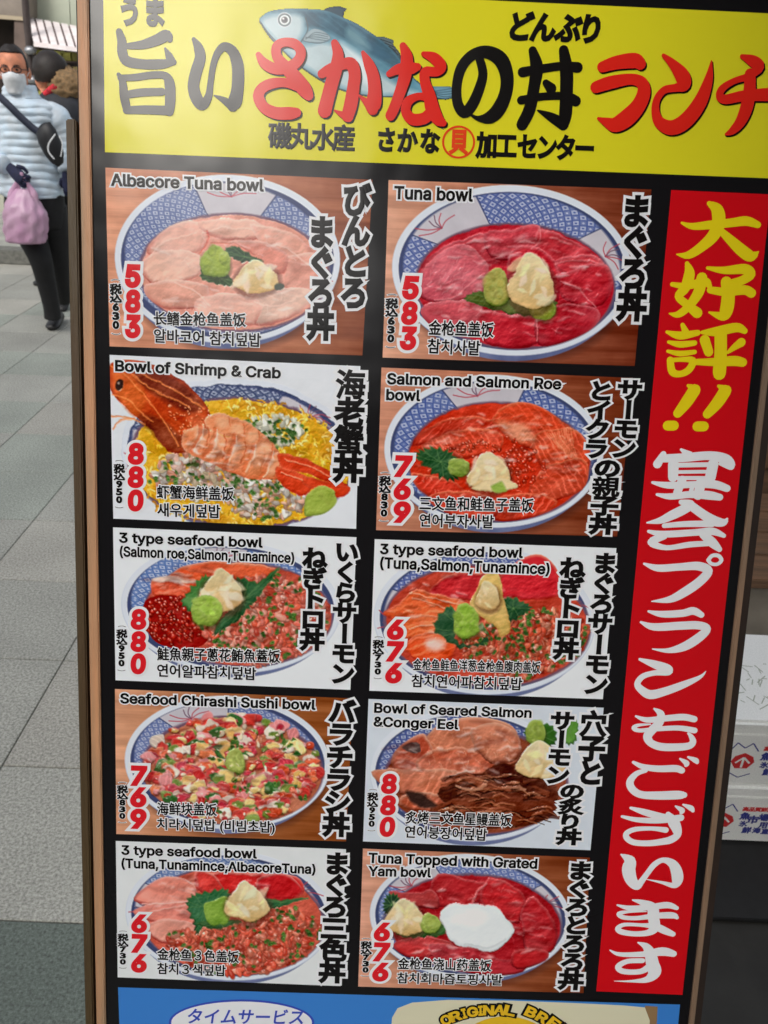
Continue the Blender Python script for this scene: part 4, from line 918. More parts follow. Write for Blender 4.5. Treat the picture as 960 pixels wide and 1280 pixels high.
def p10(s):
    s.wood((216, 160, 136), (160, 82, 44))
    s.bowl(442, 272, 352, 223, 458, 295, 300, 174, panels=((205, 242), (318, 372)), rot=3, cell=28, pat=((96, 116, 180), (206, 214, 236)))
    s.ell(458, 297, 298, 172, (178, 34, 44), rot=3, noise=22)
    for pts, c in [([(295,215),(330,120),(440,140),(500,155),(470,230),(380,240)], (188,44,50)), ([(480,215),(510,135),(600,170),(630,220),(600,300),(500,240)], (204,44,50)), ([(620,240),(660,200),(720,260),(745,330),(720,400),(640,390),(620,300)], (196,44,52)),
                   ([(160,180),(240,190),(310,180),(330,240),(240,240),(180,210)], (190,70,70)), ([(170,370),(260,340),(370,360),(360,400),(240,420)], (206,56,58)), ([(300,370),(430,380),(560,420),(640,400),(620,470),(480,480),(340,440)], (190,50,60)),
                   ([(590,390),(700,390),(700,430),(600,460)], (200,44,50))]:
        s.poly(pts, c, edge=(98, 6, 16), ew=4, ea=.95, hi=(230, 130, 130), streak=22, sang=1.1, sfreq=.4, noise=16)
    s.line([(455,225),(470,190),(500,155)], 8, (232, 150, 150), .7); s.gloss(458, 297, 260, 150, 60, 101, (240, 160, 160), .4, 26)
    s.wet(458, 297, 270, 150, 60, 310)
    s.shiso([(140,230),(155,195),(190,200),(200,260),(150,260)], (30, 60, 40), 7); s.shiso([(180,330),(230,310),(330,300),(355,330),(260,345)], (50, 100, 44), 8)
    s.poly([(335,290),(350,245),(400,225),(470,232),(530,235),(565,280),(590,320),(560,365),(510,398),(440,385),(370,355),(350,320)], (234, 240, 242), edge=(186, 194, 200), ew=4, ea=.6, hi=(250, 252, 252))
    s.ell(440, 280, 60, 28, (250, 252, 252), soft=6, a=.8); s.line([(420,370),(500,385),(560,350)], 8, (196, 204, 208), .5)
    s.ginger(212, 275, 150, 130, 10, 102); s.wasabi(300, 298, 74, 66, (170, 186, 92), 103)
photo(Zm(430, 1050, 2.824), ((67, 30), (868, 62), (845, 540), (50, 517)), 'photo of a tuna bowl topped with white grated yam', p10, [
 ('en', 'Tuna Topped with Grated', 88, 78, 679, 99, 33), ('en', 'Yam bowl', 88, 124, 305, 130, 32), ('ti', 'まぐろとろろ丼', 836, 76, 798, 526, 84),
 ('pr', '676', 136, 288, 128, 500, 58), ('tx', TX7, 80, 336, 75, 490, 32), ('cn', '金枪鱼浇山药盖饭', 190, 454, 518, 462, 38), ('kr', '참치회마즙토핑사발', 188, 504, 557, 512, 36)])

# ------------------------------------------------------------------ beer advert below the photos
adv = quad('advert_panel', [P_(147.6, 1234), P_(850, 1255.6), P_(838, 1380), P_(152, 1360)], .0002, M_BLUE, SIGN, 6, 2)
adv['label'] = 'blue advert strip with white oval and beer label along the foot of the board'
def flat(name, pts, z, m, parent):
    P = [L(*q) for q in pts]; ar = sum(P[i][0]*P[(i+1) % len(P)][1]-P[(i+1) % len(P)][0]*P[i][1] for i in range(len(P)))
    if ar < 0: P = P[::-1]
    return mesh_obj(name, [(p[0], p[1], z) for p in P], [tuple(range(len(P)))], m, parent)
def ov(cx, cy, rx, ry, n=48): return [(cx+rx*math.cos(2*math.pi*i/n), cy+ry*math.sin(2*math.pi*i/n)) for i in range(n)]
flat('beer_foam', [(489, 1290), (490, 1272), (497, 1260), (515, 1253), (560, 1249.5), (640, 1250.5), (720, 1253.6), (780, 1256.5), (806, 1259), (812, 1275), (812, 1300), (805, 1375), (489, 1370)], .0004, M_CREAM, adv)
flat('foam_shade', [(806, 1257), (822, 1258), (816, 1376), (800, 1376), (812, 1300)], .0003, print_mat('tan_print', (150, 120, 84)), adv)
flat('oval_rim', ov(302, 1278, 91, 29), .0004, M_BLUEINK, adv); flat('oval', ov(302, 1278, 88, 26.5), .0005, M_WHITE, adv)
row_text(Zm(0, 0, 1), adv, 'タイムサービス', 234, 1279, 378, 1280.5, 18, .02, 0, True, 'service_lettering', mi=M_BLUEINK, slant=.15)
flat('label_ring', ov(632, 1332, 72, 62), .0005, M_GOLD, adv); flat('label_disc', ov(632, 1334, 60, 50), .0006, M_CREAM, adv)
a = Acc(); b = Acc()
for ch, x, y, r_ in [('O',557.5,1274,-32),('R',569,1269.5,-26),('I',580,1266,-20),('G',590.5,1264,-14),('I',600.5,1262.5,-8),('N',610.5,1262,-3),('A',624,1261.5,3),('L',637,1262.5,9),('B',663.5,1264.5,20),('R',677.5,1271,27),('E',692,1278,34),('W',705,1288,42)]:
    c = L(x, y); q = math.radians(-r_-2.2); ux = np.array([math.cos(q), math.sin(q)]); hh = np.linalg.norm(L(x, y+11)-c); ww = hh*(.35 if ch == 'I' else .95)
    char_at(a, ch, c, ww, hh, ux, np.array([-ux[1], ux[0]]), .0012, .04, fit=True, font=INTER); char_at(b, ch, c, ww, hh, ux, np.array([-ux[1], ux[0]]), .0008, .13, fit=True, font=INTER)
b.obj('arched_lettering_outline', M_INK, adv); a.obj('arched_lettering', M_GOLD, adv)

# ------------------------------------------------------------------ pavement: granite setts laid one by one near the board
def stone_mat(name, c1, c2, rough=.75, sc=150, var=.07):
    m = mat(name, c1, rough, .42, sc, c2, .06, 90)
    for e_, p_ in zip([n_ for n_ in m.node_tree.nodes if n_.type == 'VALTORGB'][0].color_ramp.elements, (.34, .66)): e_.position = p_
    for n_ in m.node_tree.nodes:
        if n_.type == 'TEX_NOISE': n_.inputs['Roughness'].default_value = .75
    t = m.node_tree; b = t.nodes['Principled BSDF']; src = b.inputs['Base Color'].links[0].from_socket
    oi = t.nodes.new('ShaderNodeObjectInfo'); mr = t.nodes.new('ShaderNodeMapRange'); mr.inputs['To Min'].default_value = 1-var; mr.inputs['To Max'].default_value = 1+var
    n = t.nodes.new('ShaderNodeTexNoise'); n.inputs['Scale'].default_value = 3.2; n.inputs['Detail'].default_value = 5; tc = t.nodes.new('ShaderNodeNewGeometry'); t.links.new(tc.outputs['Position'], n.inputs['Vector'])
    mr2 = t.nodes.new('ShaderNodeMapRange'); mr2.inputs['To Min'].default_value = .68; mr2.inputs['To Max'].default_value = 1.24
    t.links.new(oi.outputs['Random'], mr.inputs['Value']); t.links.new(n.outputs[0], mr2.inputs['Value'])
    mu = t.nodes.new('ShaderNodeMath'); mu.operation = 'MULTIPLY'; t.links.new(mr.outputs[0], mu.inputs[0]); t.links.new(mr2.outputs[0], mu.inputs[1])
    mx = t.nodes.new('ShaderNodeVectorMath'); mx.operation = 'SCALE'; t.links.new(src, mx.inputs[0]); t.links.new(mu.outputs[0], mx.inputs['Scale']); t.links.new(mx.outputs[0], b.inputs['Base Color'])
    return m
M_GRAN = [stone_mat('granite', (184, 182, 172), (136, 136, 129)), stone_mat('green_granite', (176, 180, 168), (132, 136, 128)), stone_mat('light_granite', (190, 187, 177), (142, 140, 132))]
M_SLATE = stone_mat('slate_slab', (106, 114, 106), (84, 92, 86), .7, 150)
M_JOINT = mat('joint_mortar', (84, 81, 75), .9, .2, 60)
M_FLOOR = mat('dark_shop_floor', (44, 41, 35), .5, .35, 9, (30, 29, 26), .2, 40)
ground = mesh_obj('ground', [(-90, -90, -.016), (90, -90, -.016), (90, 90, -.016), (-90, 90, -.016)], [(0, 1, 2, 3)], M_JOINT, kind='structure', label='street ground under the paving', category='ground')
M_FAR = mat('far_paving', (128, 128, 122), .8, .12, 3)
pav = mesh_obj('pavement', [(-40, -30, -.012), (.47, -30, -.012), (.47, 6.95, -.012), (-40, 6.95, -.012)], [(0, 1, 2, 3)], M_JOINT, kind='structure')
PX, PY = .4085, .40
def slab_mesh(nm, wx_, wy_, m, t=.012):
    bm = bmesh.new(); add_box(bm, .0016, wx_-.0016, .0016, wy_-.0016, -t, 0)
    top = [e for e in bm.edges if all(abs(v.co.z) < 1e-6 for v in e.verts)]
    bmesh.ops.bevel(bm, geom=top, offset=.002, segments=1, affect='EDGES')
    bmesh.ops.recalc_face_normals(bm, faces=bm.faces[:])
    me = bpy.data.meshes.new(nm); bm.to_mesh(me); bm.free(); me.materials.append(m); return me
SM_ = [slab_mesh('paving_slab', PX, PY, m) for m in M_GRAN]; SL_ = slab_mesh('paving_slab', PX*2, .62, M_SLATE)
for j in range(15):
    for i in range(-7, 3):
        o = bpy.data.objects.new('paving_slab', SM_[random.choice((0, 0, 0, 1, 2))]); COL.objects.link(o); o.parent = pav
        o.location = (-.905+PX*i, 1.003+PY*j, -.0005*random.random())
        if -.905+PX*(i+1) > .47: bpy.data.objects.remove(o)
for i in range(-4, 1):
    for j in range(3):
        o = bpy.data.objects.new('paving_slab', SL_); COL.objects.link(o); o.parent = pav; o.location = (-.35+PX*2*i, 1.003-.62*(j+1), -.0005*random.random())
mesh_obj('far_paving', [(-40, -30, -.008), (-3.8, -30, -.008), (-3.8, 6.95, -.008), (-40, 6.95, -.008)], [(0, 1, 2, 3)], M_FAR, pav)
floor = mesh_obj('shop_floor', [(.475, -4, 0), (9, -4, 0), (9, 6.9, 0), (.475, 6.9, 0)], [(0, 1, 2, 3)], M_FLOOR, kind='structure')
M_KERB = mat('kerb_stone', (104, 104, 98), .8, .15, 30); M_WALK = mat('far_walk', (150, 150, 142), .8, .1, 6)
kb = empty('kerb', (-10, 6.95, 0), 'low grey kerb across the far side of the paved street', 'kerb')
kb['kind'] = 'structure'
for i in range(14): box('kerb_stone', .0+i*1.0, .992+i*1.0, 0, .2, 0, .115, M_KERB, kb, .008)
box('far_walkway', -40, 9, 7.15, 30, 0, .11, M_WALK, kind='structure')
# dark rubber mat before the boxes with a dropped scrap on it
M_RUB = mat('black_rubber', (20, 20, 21), .6, .2, 50)
mt_ = box('rubber_mat', .66, 1.9, 1.06, 2.2, .0, .012, M_RUB, None, .002, label='black rubber mat under the white foam boxes at right', category='floor mat')

# ------------------------------------------------------------------ foam fish boxes and wooden step at the right
M_FOAM = mat('white_foam', (238, 240, 238), .65, .03, 300, None, .12, 400)
M_LRED = mat('label_red', (206, 40, 44), .6); M_LBLUE = mat('label_blue', (52, 58, 140), .6); M_LGREY = mat('pen_grey', (168, 174, 160), .7)
FBX, FBY, FBW, FBD = .60, 1.25, .52, .30
def foam_box(z, h, label, top):
    e = empty('foam_box', (FBX, FBY, z), label, 'foam box', 'white foam fish boxes')
    bm = bmesh.new(); add_box(bm, 0, FBW, 0, FBD, 0, h-.034, .006); bm_obj('body', bm, M_FOAM, e)
    bm = bmesh.new(); add_box(bm, -.004, FBW+.004, -.004, FBD+.004, h-.032, h, .007); bm_obj('lid', bm, M_FOAM, e)
    # printed marks on the front: crest, vee line, title bar and blue characters
    def pl(nm, pts, m, dz=.0006):
        return mesh_obj(nm, [(x, -dz, z_) for x, z_ in pts], [tuple(range(len(pts)))], m, e)
    def st(nm, P, m, wd=.0035, dz=.0009):
        V = []; F = []; P = np.array(P)
        for k in range(len(P)-1):
            d = P[k+1]-P[k]; n = np.array([-d[1], d[0]])/np.linalg.norm(d)*wd/2; b = len(V)
            for q in (P[k]-n, P[k+1]-n, P[k+1]+n, P[k]+n): V.append((q[0], -dz-.00002*k, q[1]))
            F.append((b, b+1, b+2, b+3))
        return mesh_obj(nm, V, F, m, e)
    for ox in (.185, .34):
        cx_, cz = ox-.008, .070
        pl('crest', [(cx_-.025, cz-.003), (cx_-.013, cz-.022), (cx_+.013, cz-.022), (cx_+.025, cz-.003), (cx_+.019, cz+.012), (cx_, cz+.022), (cx_-.019, cz+.012)], M_LRED)
        st('crest_arrow', [(cx_, cz-.019), (cx_, cz+.010)], M_FOAM, .005, .0012); st('crest_arrow', [(cx_-.015, cz-.006), (cx_, cz+.010), (cx_+.015, cz-.006)], M_FOAM, .0045, .0015)
        st('crest_line', [(cx_-.036, cz+.022), (cx_-.022, cz+.05), (cx_-.004, cz+.036), (cx_+.01, cz+.05), (cx_+.026, cz+.028)], M_LBLUE, .0028)
        st('crest_line', [(cx_-.02, cz-.036), (cx_, cz-.048), (cx_+.024, cz-.036)], M_LBLUE, .0025)
        a = Acc()
        for k, ch in enumerate('高品質鮮魚'):
            char_at(a, ch, np.array([ox+.034+k*.0135, .106]), .0125, .012, np.array([1., 0]), np.array([0, 1.]), .0008, .05)
        a.V = [(x, -q, y) for x, y, q in a.V]; a.F = [f for f in a.F]; a.obj('red_lettering', M_LRED, e)
        a = Acc()
        for k, (ch, x, y, s_) in enumerate([('魚', .038, .084, .020), ('市', .058, .074, .022), ('場', .080, .082, .020), ('氷', .040, .060, .016), ('用', .085, .058, .018), ('鮮', .052, .040, .018), ('海', .074, .040, .016), ('直', .094, .038, .016)]):
            char_at(a, ch, np.array([ox+x, y]), s_, s_, np.array([1., 0]), np.array([0, 1.]), .0008, .05)
        a.V = [(x, -q, y) for x, y, q in a.V]; a.obj('blue_lettering', M_LBLUE, e)
    if top:
        r = np.random.default_rng(9)
        for k in range(27):
            x, y = .10+(k % 9)*.03, .07+(k//9)*.05; V = []
            for t in range(3):
                p = np.array([x, y])+r.uniform(-.018, .018, 2); q = p+r.uniform(-.03, .03, 2); d = q-p; n = np.array([-d[1], d[0]])/max(np.linalg.norm(d), 1e-3)*.0011
                V += [(*(p-n), h+.0006+t*.0001), (*(q-n), h+.0006+t*.0001), (*(q+n), h+.0006+t*.0001), (*(p+n), h+.0006+t*.0001)]
            mesh_obj('pen_mark', V, [(0, 1, 2, 3), (4, 5, 6, 7), (8, 9, 10, 11)], M_LGREY, e)
foam_box(.013, .178, 'lower white foam box with red crest on the dark mat', False)
foam_box(.192, .180, 'upper white foam box with pen scribbles on its bright lid', True)
M_CARD = mat('grey_board', (150, 142, 130), .7, .1, 12)
stp = empty('wooden_step', (.55, 1.72, 0), 'brown plank step behind the white foam boxes', 'step')
M_PLANK = mat('brown_plank', (132, 104, 80), .6, .25, 10, (104, 78, 58), .3, 40, (.3, 4, 4))
box('riser', 0, 2.2, 0, .02, 0, .40, M_CARD, stp)
for k in range(4): box('plank', 0, 2.2, -.02+k*.125, .10+k*.125, .402, .43, M_PLANK, stp, .003)
box('back_board', 0, 2.2, .50, .53, .0, .50, M_PLANK, stp, .003)
for k in range(7): box('plank', 0, 2.2, .49, .525, .505+k*.14, .642+k*.14, M_PLANK, stp, .003)

# ------------------------------------------------------------------ walking person in the pale down jacket
def ringpx(yp, xl, xr, Y, b, n=28, puff=1.0, skew=0):
    L_ = at_y(xl, yp, Y); R_ = at_y(xr, yp, Y); c = (L_+R_)/2; a_ = (R_[0]-L_[0])/2
    z = c[2]
    return [np.array([c[0]+a_*puff*math.copysign(abs(math.cos(q))**.85, math.cos(q)), Y+skew+b*puff*math.sin(q), z]) for q in np.linspace(0, 2*math.pi, n, endpoint=False)]
def px_rings(rows, Y, step=1.3, quilt=0, qh=9.5, n=28):
    rows = np.array(rows, float); C_ = catmull(rows, 10); out = []
    ys = np.arange(rows[0, 0], rows[-1, 0]+.01, step)
    for y in ys:
        v = [np.interp(y, C_[:, 0], C_[:, k]) for k in range(1, 4)]
        rg_ = ringpx(y, v[0], v[1], Y, v[2], n, 1.0); c_ = sum(rg_)/len(rg_)
        for i_, p_ in enumerate(rg_):
            ph = (y-rows[0, 0])/qh+.22*math.sin(i_*.55+y*.011)+.12*math.sin(i_*1.3+1)
            rg_[i_] = c_+(p_-c_)*(1+quilt*(abs(math.sin(math.pi*ph))**.55-.7)+(.022*math.sin(i_*2.1+y*.17)+.018*math.sin(i_*1.1-y*.31) if quilt else 0))
        out.append(rg_)
    return out
YP = 5.08
M_JKT = mat('pale_blue_quilted_nylon', (218, 228, 236), .5, .08, 14, (192, 210, 224), .8, 17)
M_PANT = mat('black_trousers', (18, 18, 20), .8, .2, 30); M_SHOE = mat('black_shoe_leather', (26, 25, 26), .45); M_SOLE = mat('shoe_sole', (50, 48, 46), .7)
M_SKIN = mat('skin', (214, 138, 104), .5, .1, 22); M_HAIR = mat('dark_hair', (30, 22, 18), .6, .3, 80); M_GLOVE = mat('navy_glove', (30, 34, 62), .8, .2, 60)
M_MASK = mat('white_mask', (228, 230, 232), .8, .03, 40, None, .3, 40); M_STRAP = mat('navy_strap', (34, 40, 58), .7); M_BAGK = mat('black_bag_nylon', (22, 22, 26), .5)
per = empty('person', (-2.17, YP, 0), 'person in pale blue down jacket and white mask carrying a pink bag, walking', 'person')
def gl(fn): return fn
def head_rings(c, yaw, sc, tilt=0):
    """neck and head as one set of rings; c = chin-level centre"""
    prof = [(-.13, .062, .055, .075), (-.07, .056, .05, .072), (-.025, .055, .055, .073), (.0, .046, .085, .066), (.018, .053, .097, .07), (.045, .062, .100, .082), (.075, .068, .099, .093), (.105, .072, .097, .1), (.135, .075, .098, .104), (.165, .074, .095, .102), (.195, .066, .083, .092), (.22, .048, .058, .068), (.234, .02, .025, .03)]
    P_ = catmull(np.array(prof), 4); out = []
    for z, a_, f_, b_ in P_:
        r_ = []
        for q in np.linspace(0, 2*math.pi, 32, endpoint=False):
            x = a_*math.cos(q); yv = math.sin(q); y = -(f_ if yv < 0 else b_)*abs(yv)*(1 if yv < 0 else -1)
            if yv < 0:
                nose = math.exp(-((z-.088)/.026)**2)*math.exp(-(x/.013)**2)*.026+math.exp(-((z-.115)/.02)**2)*math.exp(-(x/.010)**2)*.010
                eye = -math.exp(-((z-.118)/.011)**2)*math.exp(-((abs(x)-.031)/.014)**2)*.007; lip = math.exp(-((z-.045)/.01)**2)*math.exp(-(x/.02)**2)*.006
                y -= nose+eye+lip
            X = x*math.cos(yaw)-y*math.sin(yaw); Yv = x*math.sin(yaw)+y*math.cos(yaw)
            r_.append(np.array([c[0]+X*sc, c[1]+Yv*sc, c[2]+z*sc]))
        out.append(r_)
    return out
def ell_mesh(name, c, r3, m, parent, yaw=0, z0=-1, nseg=16, nring=10, noise_=0, seed=0, **k):
    rr = np.random.default_rng(seed); V = []; rings = []
    for i in range(nring+1):
        t = -math.pi/2+math.pi*i/nring; zz = max(math.sin(t), z0); cr = math.cos(t) if math.sin(t) > z0 else math.sqrt(max(0, 1-z0*z0))
        ring = []
        for j in range(nseg):
            q = 2*math.pi*j/nseg; s_ = 1+noise_*rr.normal()
            x, y = r3[0]*cr*math.cos(q)*s_, r3[1]*cr*math.sin(q)*s_
            ring.append(np.array([c[0]+x*math.cos(yaw)-y*math.sin(yaw), c[1]+x*math.sin(yaw)+y*math.cos(yaw), c[2]+r3[2]*zz*(1+noise_*rr.normal()*.5)]))
        rings.append(ring)
    return loft(name, rings, m, parent, True, True, **k)
def world_parent(o, e):
    o.parent = e; o.matrix_parent_inverse = e.matrix_world.inverted(); return o
bpy.context.view_layer.update()
def wp(e, objs):
    inv = Matrix.Translation(e.location).inverted()
    for o in objs:
        o.parent = e; o.matrix_parent_inverse = inv
# head: chin at about px (16,116)
chin = at_y(22, 116, YP-.03); HY = math.radians(14); HS = .97
hr = head_rings(chin, HY, HS)
body = loft('body', hr, M_SKIN)
def hp(x, y, z):   # a point in head coordinates (x right, y back, z up from the chin)
    return np.array([chin[0]+(x*math.cos(HY)-y*math.sin(HY))*HS, chin[1]+(x*math.sin(HY)+y*math.cos(HY))*HS, chin[2]+z*HS])
objs = [body]
# hair cap
rings = []
for i in range(9):
    t = i/8; z = .115+t*.128
    a_ = .081*math.sqrt(max(0, 1-((z-.14)/.108)**2)) if z > .14 else .081
    ring = []
    for q in np.linspace(0, 2*math.pi, 28, endpoint=False):
        fr = -math.sin(q); lim = .205 if fr > .35 else .125     # hairline high at the forehead
        zz = max(z, lim) if fr > .35 else z
        aa = .081*math.sqrt(max(0.02, 1-((max(zz, .14)-.14)/.108)**2))
        ring.append(hp(aa*math.cos(q), .004+aa*1.33*math.sin(q), zz+.004*math.sin(q*7+i)))
    rings.append(ring)
objs.append(loft('hair', rings, M_HAIR))
for sx in (-1, 1):
    objs.append(ell_mesh('ear', hp(sx*.077, .012, .1), (.012, .02, .032), M_SKIN, None, HY))
    objs.append(ell_mesh('eye', hp(sx*.031, -.088, .118), (.010, .006, .0035), mat('eye_white', (150, 130, 120), .3), None, HY))
    objs.append(ell_mesh('iris', hp(sx*.031, -.0945, .118), (.0055, .004, .0055), mat('iris', (30, 20, 15), .2), None, HY))
    objs.append(loft('eyebrow', tube_rings([hp(sx*.014, -.1, .134), hp(sx*.032, -.099, .14), hp(sx*.05, -.086, .136)], [.002, .0034, .0015], 6), M_HAIR))
    pts = [hp(sx*.031+.024*math.cos(q), -.106+.012*(math.cos(q) if sx > 0 else -math.cos(q))*.6, .117+.015*math.sin(q)) for q in np.linspace(0, 2*math.pi, 13)]
    objs.append(loft('glasses', tube_rings(pts, [.0028]*13, 6), M_BAGK)); objs.append(loft('glasses_arm', tube_rings([hp(sx*.055, -.098, .12), hp(sx*.078, -.03, .118), hp(sx*.08, .02, .112)], [.0022]*3, 6), M_BAGK))
# mask
rings = []
for i, z in enumerate(np.linspace(-.008, .095, 9)):
    t = i/8; wdt = .070-.022*(1-t)**2*1.0-.008*t; dep = .120+.018*math.exp(-((z-.07)/.03)**2)-(.02*(1-t)**2)+.0025*math.sin(i*2.4)
    rings.append([hp(wdt*math.sin(a_)*1.05, -dep*math.cos(a_*.93)+.005, z+.004*abs(a_)+.014*(t*math.exp(-(a_/.35)**2))) for a_ in np.linspace(-1.35, 1.35, 15)])
V = [v for r_ in rings for v in r_]; F = [(i*15+j, i*15+j+1, (i+1)*15+j+1, (i+1)*15+j) for i in range(8) for j in range(14)]
mk = mesh_obj('face_mask', V, F, M_MASK, None, True); sm_ = mk.modifiers.new('thickness', 'SOLIDIFY'); sm_.thickness = .002; objs.append(mk)
for sx in (-1, 1): objs.append(loft('ear_loop', tube_rings([hp(sx*.07, -.03, .085), hp(sx*.082, .0, .11), hp(sx*.082, .03, .1)], [.0018]*3, 6), M_MASK))
# jacket: torso, collar, sleeves
tor = px_rings([(116, 13, 40, .075), (121, 6, 47, .10), (127, -8, 62, .12), (134, -15, 71, .13), (145, -14, 74, .135), (165, -6, 72, .14), (190, -4, 71, .14), (215, -3, 74, .145), (235, 0, 78, .15), (243, 4, 79, .145), (245, 8, 77, .13)], YP, 1.1, .075, 9.6)
objs.append(loft('jacket', tor, M_JKT))
objs.append(loft('collar', px_rings([(106, 8, 42, .085), (110, 6, 44, .095), (116, 5, 46, .1), (122, 4, 50, .1)], YP, 1.0, .05, 7), M_JKT))
def pt(x, y, dy=0): return at_y(x, y, YP+dy)
objs.append(loft('sleeve', tube_rings([pt(54, 141), pt(67, 145, .01), pt(80, 166, .04), pt(85, 192, .03), pt(84, 216, -.03)], [.04, .076, .074, .064, .05], 18, .10, 62), M_JKT))
objs.append(loft('sleeve', tube_rings([pt(0, 138), pt(-12, 148), pt(-20, 176, .02), pt(-8, 198, -.08), pt(6, 207, -.16)], [.05, .085, .075, .062, .05], 18, .10, 62), M_JKT))
# gloved hands, fingers closed on the bag handles / relaxed
def hand(c, d, m, curl=1.0, sx=1):
    d = np.array(d)/np.linalg.norm(d); side = np.cross(d, [0, 1, 0]); side /= np.linalg.norm(side); nrm = np.cross(side, d)
    out = [loft('glove', tube_rings([c-d*.05, c-d*.01, c+d*.035, c+d*.06], [.026, .034, .040, .034], 12, flat=.62), m)]
    for k in range(4):
        o_ = c+d*.05+side*(-.03+.02*k); l = [.034, .038, .036, .029][k]
        p1 = o_+d*l*.6+nrm*.004; p2 = p1+(d*(.5-.5*curl)+nrm*curl*.9)*l*.8; p3 = p2+(-d*curl*.7+nrm*.2)*l*.7
        out.append(loft('finger', tube_rings([o_, p1, p2, p3], [.0105, .0105, .0098, .008], 8), m))
    o_ = c+side*sx*.034; out.append(loft('thumb', tube_rings([o_-d*.01, o_+side*sx*.016+d*.02+nrm*.012, o_+side*sx*.004+d*.045+nrm*.03], [.0125, .0115, .009], 8), m))
    return out
HC_ = pt(19, 216, -.22)
objs += hand(HC_, (.75, -.25, -.6), M_GLOVE, .9); objs += hand(pt(85, 226, -.05), (.05, 0, -1), M_GLOVE, .5, -1)
# trousers: two legs and seat, mid-stride
objs.append(loft('trousers', px_rings([(238, 6, 78, .13), (246, 7, 79, .13), (262, 8, 80, .13), (276, 18, 80, .115), (284, 26, 79, .09)], YP, 2), M_PANT))
objs.append(loft('trouser_leg', tube_rings([pt(28, 258, -.02), pt(38, 290, -.06), pt(50, 322, -.13), pt(57, 350, -.09), pt(64, 382, -.06), pt(66, 397, -.05)], [.098, .09, .068, .058, .050, .052], 16), M_PANT))
objs.append(loft('trouser_leg', tube_rings([pt(62, 258, .02), pt(68, 290, .04), pt(73, 325, .09), pt(77, 352, .2), pt(80, 374, .32)], [.098, .088, .068, .056, .05], 16), M_PANT))
def shoe(c, toe, up=0):
    toe = np.array(toe)/np.linalg.norm(toe); R_ = []
    for f, wd_, h0, h1 in [(-.09, .026, 0, .055), (-.075, .034, 0, .075), (-.03, .036, 0, .08), (.03, .042, 0, .062), (.08, .047, 0, .05), (.125, .042, 0, .042), (.15, .026, .004, .03)]:
        side = np.array([toe[1], -toe[0], 0]); b_ = c+toe*f; zo = up*(.12-f)
        R_.append([b_+side*wd_*math.cos(q)+np.array([0, 0, zo+h0+(h1-h0)*(.5+.5*math.sin(q))]) for q in np.linspace(0, 2*math.pi, 14, endpoint=False)])
    return loft('shoe', R_, M_SHOE)
g0 = ground_at(66, 410); objs.append(shoe(np.array([g0[0], g0[1]+.08, 0]), (.12, -1, 0))); g1 = ground_at(80, 384); objs.append(shoe(np.array([g1[0], g1[1]+.02, 0]), (.2, -1, 0), .35))
wp(per, objs)
# cross-body strap and bag (worn: things of their own)
sb = empty('shoulder_bag', (-1.95, YP-.2, .95), 'black shoulder bag slung across the pale blue jacket', 'bag')
o1 = []
Sp = catmull(np.array([pt(-2, 120, -.10), pt(10, 131, -.155), pt(26, 147, -.165), pt(42, 161, -.17), (pt(58, 172, -.18))]), 8); V = []; F = []
for p in Sp:
    for s_ in (-1, 1): V += [tuple(p+s_*np.array([.012, 0, .015])), tuple(p+s_*np.array([.012, 0, .015])+np.array([0, .008, 0]))]
for i in range(len(Sp)-1):
    b = 4*i
    F += [(b, b+2, b+6, b+4), (b+1, b+5, b+7, b+3), (b, b+4, b+5, b+1), (b+2, b+3, b+7, b+6)]
o1.append(mesh_obj('strap', V, F, M_STRAP, None, True))
rr_ = []
for t, w_, d_ in [(0, .02, .015), (.08, .055, .03), (.3, .066, .04), (.6, .062, .042), (.85, .045, .035), (1, .02, .015)]:
    c = pt(52, 156, -.19)*(1-t)+pt(76, 206, -.19)*t
    rr_.append([c+np.array([.8, 0, .6])*w_*math.cos(q)+np.array([0, 1, 0])*d_*math.sin(q) for q in np.linspace(0, 2*math.pi, 16, endpoint=False)])
o1.append(loft('bag_body', rr_, M_BAGK))
o1.append(loft('zip_trim', tube_rings([pt(69, 168, -.245), pt(61, 180, -.25), pt(61, 190, -.25), pt(68, 199, -.245)], [.004]*4, 6), M_MASK)); o1.append(loft('zip_trim', tube_rings([pt(74, 170, -.235), pt(78, 180, -.235), pt(76, 196, -.235)], [.003]*3, 6), M_MASK))
wp(sb, o1)
# pink carrier bag
M_PINK = mat('pink_plastic_film', (214, 176, 200), .3, .08, 9, (190, 146, 176), .9, 14, alpha=.93)
pb = empty('carrier_bag', tuple(pt(32, 303, -.2)), 'pink translucent plastic carrier bag with knotted handles in a gloved hand', 'bag')
rw = [(236, 19, 37, .015), (243, 13, 43, .03), (250, 9, 48, .05), (258, 6, 53, .075), (268, 5, 58, .09), (282, 6, 59, .095), (294, 7, 58, .09), (301, 8, 57, .08), (303.5, 12, 54, .05)]
C_ = catmull(np.array(rw, float), 6); rings = []
for y, xl, xr, b_ in C_:
    rg = ringpx(y, xl, xr, YP-.22, b_, 40); c = sum(rg)/len(rg)
    rings.append([c+(p-c)*(.96+.06*math.sin(i*1.7+y*.07)+.05*math.sin(i*2.9-y*.16)+.03*math.sin(i*.9+y*.35)) for i, p in enumerate(rg)])
o2 = [loft('bag_film', rings, M_PINK)]
for xa, xb in ((12, 25), (45, 29)):
    o2.append(loft('handle', tube_rings([pt(xa+4 if xa < 20 else xa-4, 252, -.22), pt(xa+3 if xa < 20 else xa-3, 243, -.22), pt((xa+xb)/2, 234, -.22), pt(xb, 222, -.24), pt(27, 216, -.25)], [.035, .024, .016, .01, .008], 10, flat=.6), M_PINK))
